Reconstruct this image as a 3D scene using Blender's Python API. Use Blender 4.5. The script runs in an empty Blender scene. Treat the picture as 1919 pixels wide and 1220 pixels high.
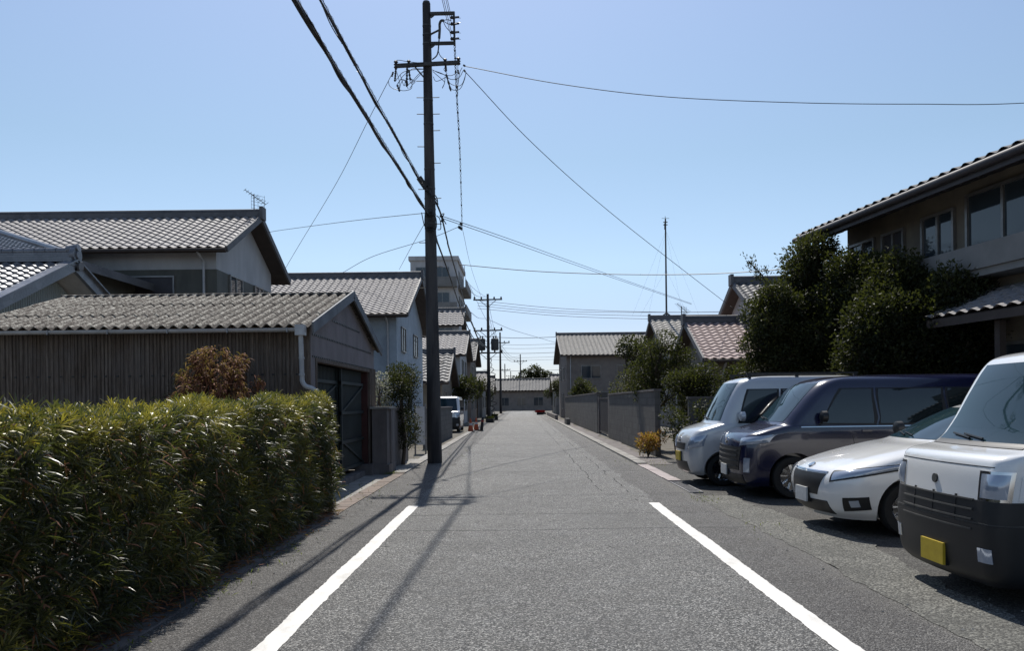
import bpy, bmesh, math, random
import numpy as np
from mathutils import Vector, Matrix, Euler
random.seed(7); rng = np.random.default_rng(7)
SC = bpy.context.scene; C = SC.collection
R = math.radians; PI = math.pi

# ---------------------------------------------------------------- camera, sky, sun
F, CX, CY, CAMZ, ROLL = 1500.0, 975.0, 755.0, 1.5, R(0.65)
cd = bpy.data.cameras.new('camera'); cam = bpy.data.objects.new('camera', cd); C.objects.link(cam)
cd.sensor_width = 36; cd.lens = F/1919*36
cd.shift_x = -(CX-959.5)/1919; cd.shift_y = (CY-610)/1919
cd.clip_start = .05; cd.clip_end = 3000
cam.matrix_world = Matrix.Translation((0, 0, CAMZ)) @ Matrix.Rotation(PI/2, 4, 'X') @ Matrix.Rotation(-ROLL, 4, 'Z')
SC.camera = cam
SUN = Vector((-0.068, .735, 1)).normalized(); SEL = math.asin(SUN.z); SAZ = math.atan2(SUN.x, SUN.y)
w = bpy.data.worlds.new('World'); SC.world = w; w.use_nodes = True
nt = w.node_tree; nt.nodes.clear()
sky = nt.nodes.new('ShaderNodeTexSky'); sky.sky_type = 'NISHITA'; sky.sun_disc = False
sky.sun_elevation = SEL; sky.sun_rotation = SAZ; sky.air_density = 1.0; sky.dust_density = .35; sky.ozone_density = 2.2
bg = nt.nodes.new('ShaderNodeBackground'); bg.inputs[1].default_value = .10
ow = nt.nodes.new('ShaderNodeOutputWorld')
tcw = nt.nodes.new('ShaderNodeTexCoord'); sxw = nt.nodes.new('ShaderNodeSeparateXYZ'); rw = nt.nodes.new('ShaderNodeValToRGB'); mw = nt.nodes.new('ShaderNodeMix')
mw.data_type = 'RGBA'; mw.blend_type = 'MULTIPLY'; mw.inputs[0].default_value = 1
while len(rw.color_ramp.elements) < 5: rw.color_ramp.elements.new(.5)
for e, (p_, c_) in zip(rw.color_ramp.elements, ((0, (.68, .68, .86)), (.10, (.70, .71, .83)), (.17, (.86, .885, .89)), (.29, (.86, .91, .87)), (.45, (1, 1, 1)))): e.position = p_; e.color = (*c_, 1)
nt.links.new(tcw.outputs['Generated'], sxw.inputs[0]); nt.links.new(sxw.outputs[2], rw.inputs[0]); nt.links.new(sky.outputs[0], mw.inputs[6]); nt.links.new(rw.outputs[0], mw.inputs[7])
hs = nt.nodes.new('ShaderNodeHueSaturation'); hs.inputs['Saturation'].default_value = .90; hs.inputs['Value'].default_value = 1.03; nt.links.new(mw.outputs[2], hs.inputs['Color']); nt.links.new(hs.outputs[0], bg.inputs[0]); nt.links.new(bg.outputs[0], ow.inputs[0])
sl = bpy.data.lights.new('sun', 'SUN'); sl.energy = 4.2; sl.angle = R(.5); sl.color = (1, .955, .88)
so = bpy.data.objects.new('sun', sl); C.objects.link(so); so.location = (0, 0, 30)
so.rotation_euler = SUN.to_track_quat('Z', 'Y').to_euler()
SC.view_settings.view_transform = 'Standard'; SC.view_settings.look = 'None'
SC.view_settings.exposure = 0.42; SC.view_settings.gamma = 1

def P(u, v, Y):
    "world point seen at photo pixel (u, v) at depth Y"
    dx, dy = u-CX, CY-v
    c, s = math.cos(ROLL), math.sin(ROLL)
    return Vector(((dx*c+dy*s)/F*Y, Y, CAMZ+(-dx*s+dy*c)/F*Y))

# ---------------------------------------------------------------- materials
MATS = {}
class NT:
    def __init__(s, name):
        s.m = bpy.data.materials.new(name); s.m.use_nodes = True; s.t = s.m.node_tree
        s.b = s.t.nodes['Principled BSDF']; s.out = s.t.nodes['Material Output']
        s.co = s.n('ShaderNodeTexCoord').outputs['Object']
    def n(s, typ, **kw):
        x = s.t.nodes.new(typ)
        for k, v in kw.items(): setattr(x, k, v)
        return x
    def l(s, a, b): s.t.links.new(a, b)
    def mapping(s, scale, loc=(0, 0, 0)):
        m = s.n('ShaderNodeMapping'); m.inputs['Scale'].default_value = scale; m.inputs['Location'].default_value = loc
        s.l(s.co, m.inputs[0]); return m.outputs[0]
    def noise(s, scale, vec=None, detail=4, rough=.6):
        x = s.n('ShaderNodeTexNoise'); x.inputs['Scale'].default_value = scale
        x.inputs['Detail'].default_value = detail; x.inputs['Roughness'].default_value = rough
        s.l(vec if vec is not None else s.co, x.inputs['Vector']); return x.outputs['Fac']
    def ramp(s, fac, stops):
        x = s.n('ShaderNodeValToRGB'); e = x.color_ramp.elements
        while len(e) < len(stops): e.new(.5)
        for i, (p, c) in enumerate(stops):
            e[i].position = p; e[i].color = (*(c if isinstance(c, tuple) else (c, c, c)), 1)
        s.l(fac, x.inputs[0]); return x.outputs[0]
    def mix(s, fac, a, b, mode='MIX'):
        x = s.n('ShaderNodeMix', data_type='RGBA', blend_type=mode)
        for k, v in ((0, fac), (6, a), (7, b)):
            inp = x.inputs[k]
            if isinstance(v, (int, float)): inp.default_value = v if k == 0 else (v, v, v, 1)
            elif isinstance(v, tuple): inp.default_value = (*v, 1)
            else: s.l(v, inp)
        return x.outputs[2]
    def math(s, op, a, b=0.0, c=None):
        x = s.n('ShaderNodeMath', operation=op)
        for i, v in enumerate((a, b) if c is None else (a, b, c)):
            if isinstance(v, (int, float)): x.inputs[i].default_value = v
            else: s.l(v, x.inputs[i])
        return x.outputs[0]
    def bump(s, h, strength=.3, dist=.01):
        x = s.n('ShaderNodeBump'); x.inputs['Strength'].default_value = strength; x.inputs['Distance'].default_value = dist
        s.l(h, x.inputs['Height']); s.l(x.outputs[0], s.b.inputs['Normal'])
    def set(s, col=None, rough=None, metal=None, spec=None):
        if col is not None:
            if isinstance(col, tuple): s.b.inputs['Base Color'].default_value = (*col, 1)
            else: s.l(col, s.b.inputs['Base Color'])
        if rough is not None:
            if isinstance(rough, (int, float)): s.b.inputs['Roughness'].default_value = rough
            else: s.l(rough, s.b.inputs['Roughness'])
        if metal is not None: s.b.inputs['Metallic'].default_value = metal
        if spec is not None: s.b.inputs['Specular IOR Level'].default_value = spec

def mat(name, c1, c2=None, rough=.7, scale=3., metal=0, bump=.2, bdist=.005, vscale=(1, 1, 1), spec=.4, contrast=(.35, .65), fine=60):
    if name in MATS: return MATS[name]
    t = NT(name)
    if c2 is None: c2 = tuple(x*.72 for x in c1)
    f = t.noise(scale, t.mapping(vscale), 6)
    g = t.noise(fine, t.mapping(vscale), 3)
    col = t.mix(t.math('MULTIPLY', g, .35), t.ramp(f, [(contrast[0], c2), (contrast[1], c1)]), tuple(x*.6 for x in c2))
    t.set(col, rough, metal, spec)
    if bump: t.bump(t.math('ADD', f, t.math('MULTIPLY', g, .5)), bump, bdist)
    MATS[name] = t.m; return t.m

def glassy(name, c, rough=.04, metal=0, coat=0, spec=.6):
    if name in MATS: return MATS[name]
    t = NT(name); f = t.noise(2.5, None, 2)
    t.set(t.mix(t.math('MULTIPLY', f, .25), c, tuple(x*.8+.01 for x in c)), rough, metal, spec)
    t.b.inputs['Coat Weight'].default_value = coat; t.b.inputs['Coat Roughness'].default_value = .04
    MATS[name] = t.m; return t.m

def leafmat(name, dark, mid, bright, rough=.4, trans=.25, spec=.5):
    "per-leaf colour from the point attribute tint (0..1)"
    if name in MATS: return MATS[name]
    t = NT(name)
    a = t.n('ShaderNodeAttribute', attribute_name='tint')
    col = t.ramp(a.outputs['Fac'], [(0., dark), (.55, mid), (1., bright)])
    t.set(col, rough, 0, spec)
    tr = t.n('ShaderNodeBsdfTranslucent'); t.l(t.mix(.3, col, (.5, .6, .08), 'MIX'), tr.inputs[0])
    mx = t.n('ShaderNodeMixShader'); mx.inputs[0].default_value = trans
    t.l(t.b.outputs[0], mx.inputs[1]); t.l(tr.outputs[0], mx.inputs[2]); t.l(mx.outputs[0], t.out.inputs[0])
    MATS[name] = t.m; return t.m

def asphalt():
    t = NT('asphalt')
    sx = t.n('ShaderNodeSeparateXYZ'); t.l(t.co, sx.inputs[0]); X, Y = sx.outputs[0], sx.outputs[1]
    v = t.n('ShaderNodeTexVoronoi'); v.inputs['Scale'].default_value = 105; t.l(t.co, v.inputs['Vector'])
    v2 = t.n('ShaderNodeTexVoronoi'); v2.inputs['Scale'].default_value = 66; t.l(t.co, v2.inputs['Vector'])
    sh = t.n('ShaderNodeSeparateColor'); t.l(v.outputs['Color'], sh.inputs[0])
    sh2 = t.n('ShaderNodeSeparateColor'); t.l(v2.outputs['Color'], sh2.inputs[0])
    stone = t.ramp(sh.outputs[0], [(0., (.012, .012, .013)), (.35, (.048, .048, .0465)), (.7, (.155, .154, .148)), (1., (.68, .66, .62))])
    stone2 = t.ramp(sh2.outputs[1], [(0., (.018, .018, .019)), (.6, (.094, .094, .090)), (1., (.30, .29, .27))])
    col = t.mix(.32, stone, stone2)
    big = t.noise(.55, None, 5); mid = t.noise(3.2, None, 4)
    col = t.mix(t.ramp(big, [(.38, .0), (.68, .42)]), col, (.066, .063, .061))
    col = t.mix(t.ramp(mid, [(.45, 0.), (.8, .25)]), col, (.15, .145, .135))
    # older, darker, redder strips outside the worn lane
    nx = t.math('ADD', X, t.math('MULTIPLY', t.math('SUBTRACT', t.noise(1.3, None, 3), .5), .35))
    eL = t.math('LESS_THAN', nx, -1.62); eR = t.math('GREATER_THAN', nx, 2.0)
    col = t.mix(t.math('MULTIPLY', t.math('ADD', eL, eR), .45), col, (.034, .028, .027))
    # pale concrete-coloured laitance along the right-hand kerb
    er = t.ramp(t.math('ADD', t.math('MULTIPLY', t.math('SUBTRACT', X, 2.52), 2.2), t.math('MULTIPLY', t.math('SUBTRACT', mid, .5), 1.2)), [(.0, 0.), (.5, .35)])
    col = t.mix(er, col, (.17, .162, .145))
    # wheel tracks, a little paler
    for xc in (-.65, .95):
        d = t.math('ABSOLUTE', t.math('SUBTRACT', X, xc)); col = t.mix(t.ramp(d, [(0., .16), (.38, 0.)]), col, (.15, .147, .14))
    # transverse joints and cracks
    wob = t.math('MULTIPLY', t.math('SUBTRACT', t.noise(.5, None, 4), .5), .3)
    fine = t.math('MULTIPLY', t.math('SUBTRACT', t.noise(9, None, 3), .5), .05)
    yy = t.math('ADD', t.math('ADD', Y, wob), fine)
    crack = None
    for yc, wd, brk in ((10.75, .013, .30), (9.45, .014, .28), (17.4, .02, .42), (19.6, .016, .5), (23.5, .022, .45), (29.5, .03, .4), (38, .04, .4), (52, .05, .4), (15.2, .008, .6)):
        d = t.math('ABSOLUTE', t.math('SUBTRACT', yy, yc))
        c = t.math('MULTIPLY', t.math('LESS_THAN', d, wd), t.math('GREATER_THAN', t.noise(1.1, t.mapping((1, .2, 1), (yc, 0, 0)), 2), brk))
        crack = c if crack is None else t.math('MAXIMUM', crack, c)
    wx = t.math('MULTIPLY', t.math('SUBTRACT', t.noise(1.6, t.mapping((1, .35, 1)), 4), .5), .3)
    for xc, y0 in ((1.78, 12.), (1.35, 13.5), (-1.75, 13)):
        d = t.math('ABSOLUTE', t.math('SUBTRACT', t.math('ADD', X, wx), xc))
        c = t.math('MULTIPLY', t.math('LESS_THAN', d, .011), t.math('GREATER_THAN', Y, y0))
        c = t.math('MULTIPLY', c, t.math('GREATER_THAN', t.noise(.7, t.mapping((1, 1, 1), (xc*9, 0, 0)), 2), .45))
        crack = t.math('MAXIMUM', crack, c)
    # diagonal crack network, sparse
    vc = t.n('ShaderNodeTexVoronoi', feature='DISTANCE_TO_EDGE'); vc.inputs['Scale'].default_value = .55
    nz = t.n('ShaderNodeTexNoise'); nz.inputs['Scale'].default_value = 1.7; t.l(t.co, nz.inputs['Vector'])
    vm = t.n('ShaderNodeVectorMath', operation='MULTIPLY_ADD'); t.l(nz.outputs['Color'], vm.inputs[0]); vm.inputs[1].default_value = (.9, .9, 0); t.l(t.co, vm.inputs[2])
    t.l(vm.outputs[0], vc.inputs['Vector'])
    c = t.math('MULTIPLY', t.math('LESS_THAN', vc.outputs['Distance'], .0022), t.math('GREATER_THAN', t.noise(.35, None, 2), .62))
    crack = t.math('MAXIMUM', crack, c)
    # a band of newer patch between two joints
    band = t.math('MULTIPLY', t.math('GREATER_THAN', yy, 9.45), t.math('LESS_THAN', yy, 10.75))
    col = t.mix(t.math('MULTIPLY', band, .22), col, (.13, .128, .122))
    # dark tar spots and bleached specks
    vs = t.n('ShaderNodeTexVoronoi'); vs.inputs['Scale'].default_value = 1.1; t.l(t.co, vs.inputs['Vector'])
    col = t.mix(t.math('LESS_THAN', vs.outputs['Distance'], .028), col, (.02, .02, .02))
    col = t.mix(crack, col, (.014, .013, .012))
    t.set(col, t.ramp(mid, [(.3, .62), (.7, .8)]), 0, .35)
    h = t.math('ADD', t.math('MULTIPLY', v.outputs['Distance'], -1.3), t.math('MULTIPLY', v2.outputs['Distance'], -1.0))
    h = t.math('SUBTRACT', t.math('ADD', h, t.math('MULTIPLY', t.noise(160, None, 2), .4)), t.math('MULTIPLY', crack, 3.))
    t.bump(h, 1.0, .009)
    return t.m

def plank_wood():
    "weathered vertical boards: streaks run with z"
    t = NT('weathered_boards')
    a = t.noise(9, t.mapping((3.2, 3.2, .12)), 6, .7); b = t.noise(40, t.mapping((2.2, 2.2, .15)), 3)
    c = t.noise(2.0, None, 4)
    col = t.ramp(a, [(.25, (.05, .037, .028)), (.5, (.13, .10, .078)), (.75, (.26, .215, .175))])
    col = t.mix(t.ramp(b, [(.35, .55), (.6, 0.)]), col, (.035, .028, .024))
    col = t.mix(t.ramp(c, [(.4, 0.), (.7, .35)]), col, (.16, .145, .14))
    t.set(col, .85, 0, .2); t.bump(t.math('ADD', a, b), .5, .006)
    return t.m

def slate_sheet():
    "old fibre-cement corrugated sheet with lichen"
    t = NT('fibre_cement')
    a = t.noise(2.2, None, 6, .65); b = t.noise(28, t.mapping((1, .45, 1)), 5, .7); c = t.noise(90, None, 3)
    col = t.ramp(a, [(.3, (.060, .048, .040)), (.52, (.125, .105, .09)), (.72, (.215, .19, .165))])
    col = t.mix(t.ramp(b, [(.47, 0.), (.58, 1.)]), col, (.50, .475, .41))
    col = t.mix(t.ramp(c, [(.38, .8), (.54, 0.)]), col, (.035, .03, .026))
    sx = t.n('ShaderNodeSeparateXYZ'); t.l(t.co, sx.inputs[0])   # grime washed into the valleys of the sheet
    wv = t.math('SINE', t.math('MULTIPLY', sx.outputs[0], 2*PI/.176))
    col = t.mix(t.ramp(t.math('ADD', t.math('MULTIPLY', wv, .5), t.math('MULTIPLY', b, .4)), [(-.0, .88), (.42, 0.)]), col, (.035, .030, .027))
    t.set(col, .92, 0, .2); t.bump(t.math('ADD', b, c), .6, .006)
    return t.m

def tilemat(name, c1, c2, rough, metal=.0):
    t = NT(name)
    v = t.n('ShaderNodeTexVoronoi'); v.inputs['Scale'].default_value = 3.6; t.l(t.co, v.inputs['Vector'])
    s = t.n('ShaderNodeSeparateColor'); t.l(v.outputs['Color'], s.inputs[0])
    a = t.noise(14, None, 5)
    col = t.mix(s.outputs[0], c1, c2); col = t.mix(t.ramp(a, [(.4, 0.), (.75, .4)]), col, tuple(min(1, x*1.6+.02) for x in c2))
    t.set(col, t.ramp(a, [(.3, max(.05, rough-.1)), (.7, rough+.15)]), metal, .6); t.bump(a, .15, .004)
    MATS[name] = t.m
    return t.m

def blockwall():
    t = NT('concrete_block')
    br = t.n('ShaderNodeTexBrick'); br.inputs['Scale'].default_value = 1; br.inputs['Brick Width'].default_value = .4; br.inputs['Row Height'].default_value = .2
    br.inputs['Mortar Size'].default_value = .008; br.inputs['Color1'].default_value = (.115, .11, .105, 1); br.inputs['Color2'].default_value = (.145, .14, .132, 1); br.inputs['Mortar'].default_value = (.09, .088, .085, 1)
    sx = t.n('ShaderNodeSeparateXYZ'); t.l(t.co, sx.inputs[0]); cb = t.n('ShaderNodeCombineXYZ')
    t.l(t.math('ADD', sx.outputs[0], sx.outputs[1]), cb.inputs[0]); t.l(sx.outputs[2], cb.inputs[1]); t.l(cb.outputs[0], br.inputs['Vector'])
    a = t.noise(3, t.mapping((1, 1, .4)), 6); col = t.mix(t.ramp(a, [(.45, 0.), (.75, .6)]), br.outputs['Color'], (.075, .075, .068))
    t.set(col, .9, 0, .2); t.bump(t.math('SUBTRACT', t.noise(50), br.outputs['Fac']), .5, .006)
    return t.m

def grit(name, c, hi, amt):
    t = NT(name); v = t.n('ShaderNodeTexVoronoi'); v.inputs['Scale'].default_value = 75; t.l(t.co, v.inputs['Vector'])
    s = t.n('ShaderNodeSeparateColor'); t.l(v.outputs['Color'], s.inputs[0]); a = t.noise(.9, None, 6); b = t.noise(5, None, 5)
    col = t.mix(t.ramp(s.outputs[0], [(.45, 0.), (1., 1.)]), t.mix(t.ramp(s.outputs[1], [(0., .7), (.5, 0.)]), c, (.02, .02, .02)), hi)
    col = t.mix(t.ramp(a, [(.4, 0.), (.65, .5)]), col, tuple(x*.75 for x in c)); col = t.mix(t.ramp(b, [(.5, 0.), (.75, .3)]), col, tuple(min(1, x*2) for x in c))
    t.set(col, .85, 0, .3); t.bump(t.math('SUBTRACT', t.noise(60), v.outputs['Distance']), .9, .008); return t.m
M = dict(
    asphalt=asphalt(), boards=plank_wood(), slate=slate_sheet(), block=blockwall(),
    ground=mat('soil_gravel', (.16, .145, .12), (.09, .08, .065), .95, 1.2, bump=.6, bdist=.02),
    lot=grit('lot_asphalt', (.045, .043, .040), (.14, .135, .125), .4),
    apron=grit('rough_apron', (.075, .074, .067), (.27, .265, .235), .45),
    conc=mat('concrete', (.34, .325, .30), (.2, .19, .175), .88, 2.5, bump=.4, bdist=.006),
    conc_dark=mat('stained_concrete', (.19, .17, .165), (.10, .088, .085), .9, 3, bump=.4, bdist=.006, vscale=(1, 1, .4)),
    brick_kerb=mat('terracotta_kerb', (.23, .175, .145), (.14, .12, .105), .9, 4, bump=.5),
    pale_slab=mat('pale_slab', (.42, .37, .36), (.30, .26, .25), .9, 3, bump=.4),
    paint=None, black=mat('black_plastic', (.016, .017, .019), None, .45, 5, bump=.05),
    rubber=mat('rubber', (.018, .018, .018), None, .8, 8, bump=.2), steel=mat('galvanised', (.30, .30, .31), (.18, .18, .19), .45, 6, .8),
    pole=mat('pole_concrete', (.075, .07, .068), (.030, .028, .030), .85, 4, bump=.4, vscale=(1, 1, .12), contrast=(.42, .58)),
    pole_metal=mat('pole_fittings', (.085, .085, .08), (.05, .05, .05), .65, 8, .3),
    porcelain=mat('dark_insulator', (.035, .03, .03), None, .3, 8), wire=mat('cable_sheath', (.012, .012, .014), None, .5, 8, bump=0),
    grey_wire=mat('stranded_wire', (.07, .07, .075), None, .5, 8, bump=0),
    gutter=mat('gutter_pvc', (.50, .51, .52), (.33, .34, .35), .5, 3, bump=.1),
    mauve=mat('painted_corrugated', (.27, .24, .25), (.19, .17, .175), .7, 2, vscale=(1, 1, .5), bump=.2),
    verge_grey=mat('verge_board', (.17, .185, .205), (.10, .11, .125), .7, 3), green_door=mat('green_sheet', (.022, .032, .033), (.012, .018, .019), .6, 2),
    red_oxide=mat('red_oxide_frame', (.06, .018, .016), None, .7, 5), soil=mat('dark_earth', (.05, .04, .03), None, .95, 5, bump=.5),
    bark=mat('bark', (.12, .09, .065), (.06, .045, .035), .9, 6, vscale=(1, 1, .3), bump=.8, bdist=.01),
    white_wall=mat('pale_siding', (.50, .50, .50), (.38, .38, .385), .8, 1.5, vscale=(1, 1, .4)),
    blue_wall=mat('blue_grey_siding', (.38, .44, .50), (.28, .33, .38), .75, 1.5), tan_wall=mat('tan_mortar', (.22, .19, .145), (.15, .13, .105), .85, 1.5),
    brown_wall=mat('brown_siding', (.25, .215, .19), (.17, .145, .13), .8, 1.5), olive_wall=mat('olive_corrugated', (.12, .12, .10), (.075, .075, .065), .7, 2, vscale=(1, 1, .3)),
    pale_corr=mat('pale_green_corrugated', (.33, .37, .36), (.24, .27, .265), .6, 2, vscale=(1, 1, .4)), grey_wall=mat('grey_mortar', (.24, .235, .225), (.16, .16, .155), .85, 1.2),
    eave=mat('eave_wood', (.07, .055, .048), None, .8, 4), white_trim=mat('white_trim', (.6, .6, .6), (.48, .48, .48), .6, 4),
    tile=tilemat('smoked_tile', (.11, .115, .13), (.17, .175, .19), .36, .2), tile_dark=tilemat('dark_tile', (.06, .062, .068), (.10, .10, .105), .7, .0),
    tile_grey=tilemat('grey_tile', (.17, .16, .16), (.23, .215, .215), .72), tile_pink=tilemat('pink_tile', (.25, .185, .17), (.31, .235, .22), .8),
    tile_beige=tilemat('beige_slate', (.24, .225, .205), (.32, .30, .27), .8),
    pane=glassy('window_pane', (.03, .04, .05), .05), carglass=glassy('car_glass', (.010, .016, .018), .03, spec=.8),
    ws=glassy('windscreen', (.016, .036, .046), .03, spec=.5), frame=mat('aluminium_frame', (.30, .29, .28), None, .4, 6, .6),
    shutter=mat('dark_shutter', (.06, .055, .06), None, .6, 4), curtain=mat('curtain', (.5, .5, .48), None, .9, 6),
    whitepaint=glassy('white_car_paint', (.72, .72, .71), .25, 0, 1), navy=glassy('navy_car_paint', (.006, .008, .034), .2, 0, .7),
    silver=glassy('silver_car_paint', (.50, .51, .52), .28, .15, 1), chrome=glassy('chrome', (.55, .56, .58), .12, 1), lamp=glassy('lamp_glass', (.32, .37, .45), .08, .3, 1),
    yellow=mat('yellow_plate', (.55, .40, .03), (.45, .32, .02), .5, 8, bump=0), plate=mat('white_plate', (.62, .63, .62), None, .5, 8, bump=0), green_ink=mat('plate_ink', (.02, .05, .03), None, .5, 8, bump=0),
    orange=mat('orange_plastic', (.55, .10, .03), None, .5, 6), red=mat('red_plastic', (.42, .03, .025), None, .5, 6), amber=glassy('amber_lamp', (.5, .16, .02), .15),
    hedge=leafmat('hedge_leaf', (.012, .018, .010), (.062, .062, .025), (.46, .37, .045), .38, .19, .40),
    brownleaf=leafmat('dry_leaf', (.08, .030, .020), (.22, .078, .045), (.38, .17, .11), .7, .3, .2),
    evergreen=leafmat('evergreen_leaf', (.010, .013, .007), (.034, .038, .015), (.10, .096, .034), .6, .12, .15),
    olive=leafmat('olive_leaf', (.014, .017, .008), (.036, .038, .015), (.11, .10, .035), .65, .15, .15),
    blossom=leafmat('blossom', (.04, .05, .02), (.35, .34, .34), (.75, .74, .76), .6, .3, .3),
    orangeleaf=leafmat('orange_leaf', (.10, .06, .02), (.28, .13, .03), (.45, .2, .04), .6, .3, .2),
    grass=leafmat('weed', (.03, .045, .012), (.08, .11, .025), (.2, .22, .05), .6, .3, .3),
)
def linepaint():
    t = NT('road_paint')
    a = t.noise(5, t.mapping((1, .5, 1)), 6, .7); b = t.noise(70, None, 4); v = t.n('ShaderNodeTexVoronoi'); v.inputs['Scale'].default_value = 95; t.l(t.co, v.inputs['Vector'])
    col = t.ramp(a, [(.3, (.50, .485, .455)), (.55, (.66, .645, .615))])
    col = t.mix(t.ramp(b, [(.28, .8), (.36, 0.)]), col, (.22, .21, .2))
    sx = t.n('ShaderNodeSeparateXYZ'); t.l(t.co, sx.inputs[0])
    g = t.math('ABSOLUTE', t.math('SUBTRACT', t.math('FRACT', t.math('MULTIPLY', t.math('ADD', sx.outputs[1], t.math('MULTIPLY', a, .02)), 9.)), .5))
    col = t.mix(t.ramp(g, [(.0, .16), (.05, 0.)]), col, (.4, .39, .37))
    t.set(col, .75, 0, .3); t.bump(t.math('ADD', t.math('MULTIPLY', v.outputs['Distance'], -1), b), .5, .003); return t.m
M['paint'] = linepaint()

# ---------------------------------------------------------------- object helpers
WORLDPOS = {}
def tag(o, label=None, cat=None, group=None, kind=None):
    if label: o['label'] = label
    if cat: o['category'] = cat
    if group: o['group'] = group
    if kind: o['kind'] = kind
    return o
def thing(name, loc, label, cat, group=None, rz=0):
    o = bpy.data.objects.new(name, None); C.objects.link(o); o.empty_display_size = .3
    o.location = loc; o.rotation_euler = (0, 0, rz)
    WORLDPOS[o.name] = Matrix.Translation(loc) @ Matrix.Rotation(rz, 4, 'Z')
    return tag(o, label, cat, group)
def link(name, me, m, parent=None, local=False):
    o = bpy.data.objects.new(name, me); C.objects.link(o)
    if m is not None: me.materials.append(m)
    if parent is not None:
        o.parent = parent
        if not local and parent.name in WORLDPOS: o.matrix_parent_inverse = WORLDPOS[parent.name].inverted()
    return o

class MB:
    def __init__(s): s.v = []; s.f = []; s.sm = []
    def add(s, vs, fs, smooth=False):
        k = len(s.v); s.v += [tuple(v) for v in vs]; s.f += [[i+k for i in f] for f in fs]; s.sm += [smooth]*len(fs); return s
    def box(s, x0, x1, y0, y1, z0, z1):
        x0, x1 = min(x0, x1), max(x0, x1); y0, y1 = min(y0, y1), max(y0, y1); z0, z1 = min(z0, z1), max(z0, z1)
        return s.add([(x0, y0, z0), (x1, y0, z0), (x1, y1, z0), (x0, y1, z0), (x0, y0, z1), (x1, y0, z1), (x1, y1, z1), (x0, y1, z1)],
                     [(0, 3, 2, 1), (4, 5, 6, 7), (0, 1, 5, 4), (1, 2, 6, 5), (2, 3, 7, 6), (3, 0, 4, 7)])
    def obox(s, c, ax, ay, az):
        "box about c with half-vectors"
        c = Vector(c); ax, ay, az = Vector(ax), Vector(ay), Vector(az)
        vs = [c+ax*i+ay*j+az*k for k in (-1, 1) for i, j in ((-1, -1), (1, -1), (1, 1), (-1, 1))]
        return s.add(vs, [(0, 3, 2, 1), (4, 5, 6, 7), (0, 1, 5, 4), (1, 2, 6, 5), (2, 3, 7, 6), (3, 0, 4, 7)])
    def bar(s, a, b, w, h=None):
        a, b = Vector(a), Vector(b); d = (b-a); L = d.length; d.normalize(); h = h or w
        up = Vector((0, 0, 1)) if abs(d.z) < .95 else Vector((1, 0, 0))
        sd = d.cross(up).normalized(); u2 = sd.cross(d)
        return s.obox((a+b)/2, d*L/2, sd*w/2, u2*h/2)
    def tube(s, pts, r, n=8, cap=True):
        pts = [Vector(p) for p in pts]; m = len(pts); rs = r if isinstance(r, (list, tuple)) else [r]*m
        vs = []; prev = None
        for i, p in enumerate(pts):
            d = (pts[min(i+1, m-1)]-pts[max(i-1, 0)]).normalized()
            if prev is None: a = d.orthogonal().normalized()
            else:
                a = prev-d*prev.dot(d); a = a.normalized() if a.length > 1e-6 else d.orthogonal().normalized()
            prev = a; b = d.cross(a)
            for k in range(n): t = 2*PI*k/n; vs.append(p+(a*math.cos(t)+b*math.sin(t))*rs[i])
        fs = [(i*n+k, i*n+(k+1) % n, (i+1)*n+(k+1) % n, (i+1)*n+k) for i in range(m-1) for k in range(n)]
        if cap: fs += [tuple(range(n-1, -1, -1)), tuple(range((m-1)*n, m*n))]
        return s.add(vs, fs, n > 4)
    def prism(s, poly, axis, a, b):
        "polygon in the two other axes extruded along axis 0/1/2 from a to b"
        def pt(p, t):
            q = list(p); q.insert(axis, t); return tuple(q)
        n = len(poly)
        return s.add([pt(p, a) for p in poly]+[pt(p, b) for p in poly], [tuple(range(n))[::-1], tuple(range(n, 2*n))]+[(i, (i+1) % n, (i+1) % n+n, i+n) for i in range(n)])
    def grid(s, O, A, B, aa, bb, fn, smooth=True, thick=0):
        O, A, B = Vector(O), Vector(A).normalized(), Vector(B).normalized(); N = A.cross(B).normalized()
        if N.z < -1e-6: N = -N
        vs = [O+A*a+B*b+N*fn(a, b) for b in bb for a in aa]; n, m = len(aa), len(bb)
        fs = [(j*n+i, j*n+i+1, (j+1)*n+i+1, (j+1)*n+i) for j in range(m-1) for i in range(n-1)]
        return s.add(vs, fs, smooth)
    def build(s, name, m, parent=None, local=False, normals=False):
        me = bpy.data.meshes.new(name); me.from_pydata(s.v, [], s.f)
        me.polygons.foreach_set('use_smooth', s.sm)
        if normals:
            bm = bmesh.new(); bm.from_mesh(me); bmesh.ops.recalc_face_normals(bm, faces=bm.faces); bm.to_mesh(me); bm.free()
        me.validate(); me.update()
        if any(s.sm):
            try: me.set_sharp_from_angle(angle=R(42))
            except Exception: pass
        return link(name, me, m, parent, local)

def catmull(pts, k=8):
    pts = [Vector(p) for p in pts]
    if len(pts) < 3: return [pts[0].lerp(pts[-1], i/k) for i in range(k+1)]
    q = [pts[0]*2-pts[1]]+pts+[pts[-1]*2-pts[-2]]; out = []
    for i in range(1, len(q)-2):
        for j in range(k):
            t = j/k; a, b, c, d = q[i-1], q[i], q[i+1], q[i+2]
            out.append(.5*((2*b)+(-a+c)*t+(2*a-5*b+4*c-d)*t*t+(-a+3*b-3*c+d)*t**3))
    return out+[pts[-1]]

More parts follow.
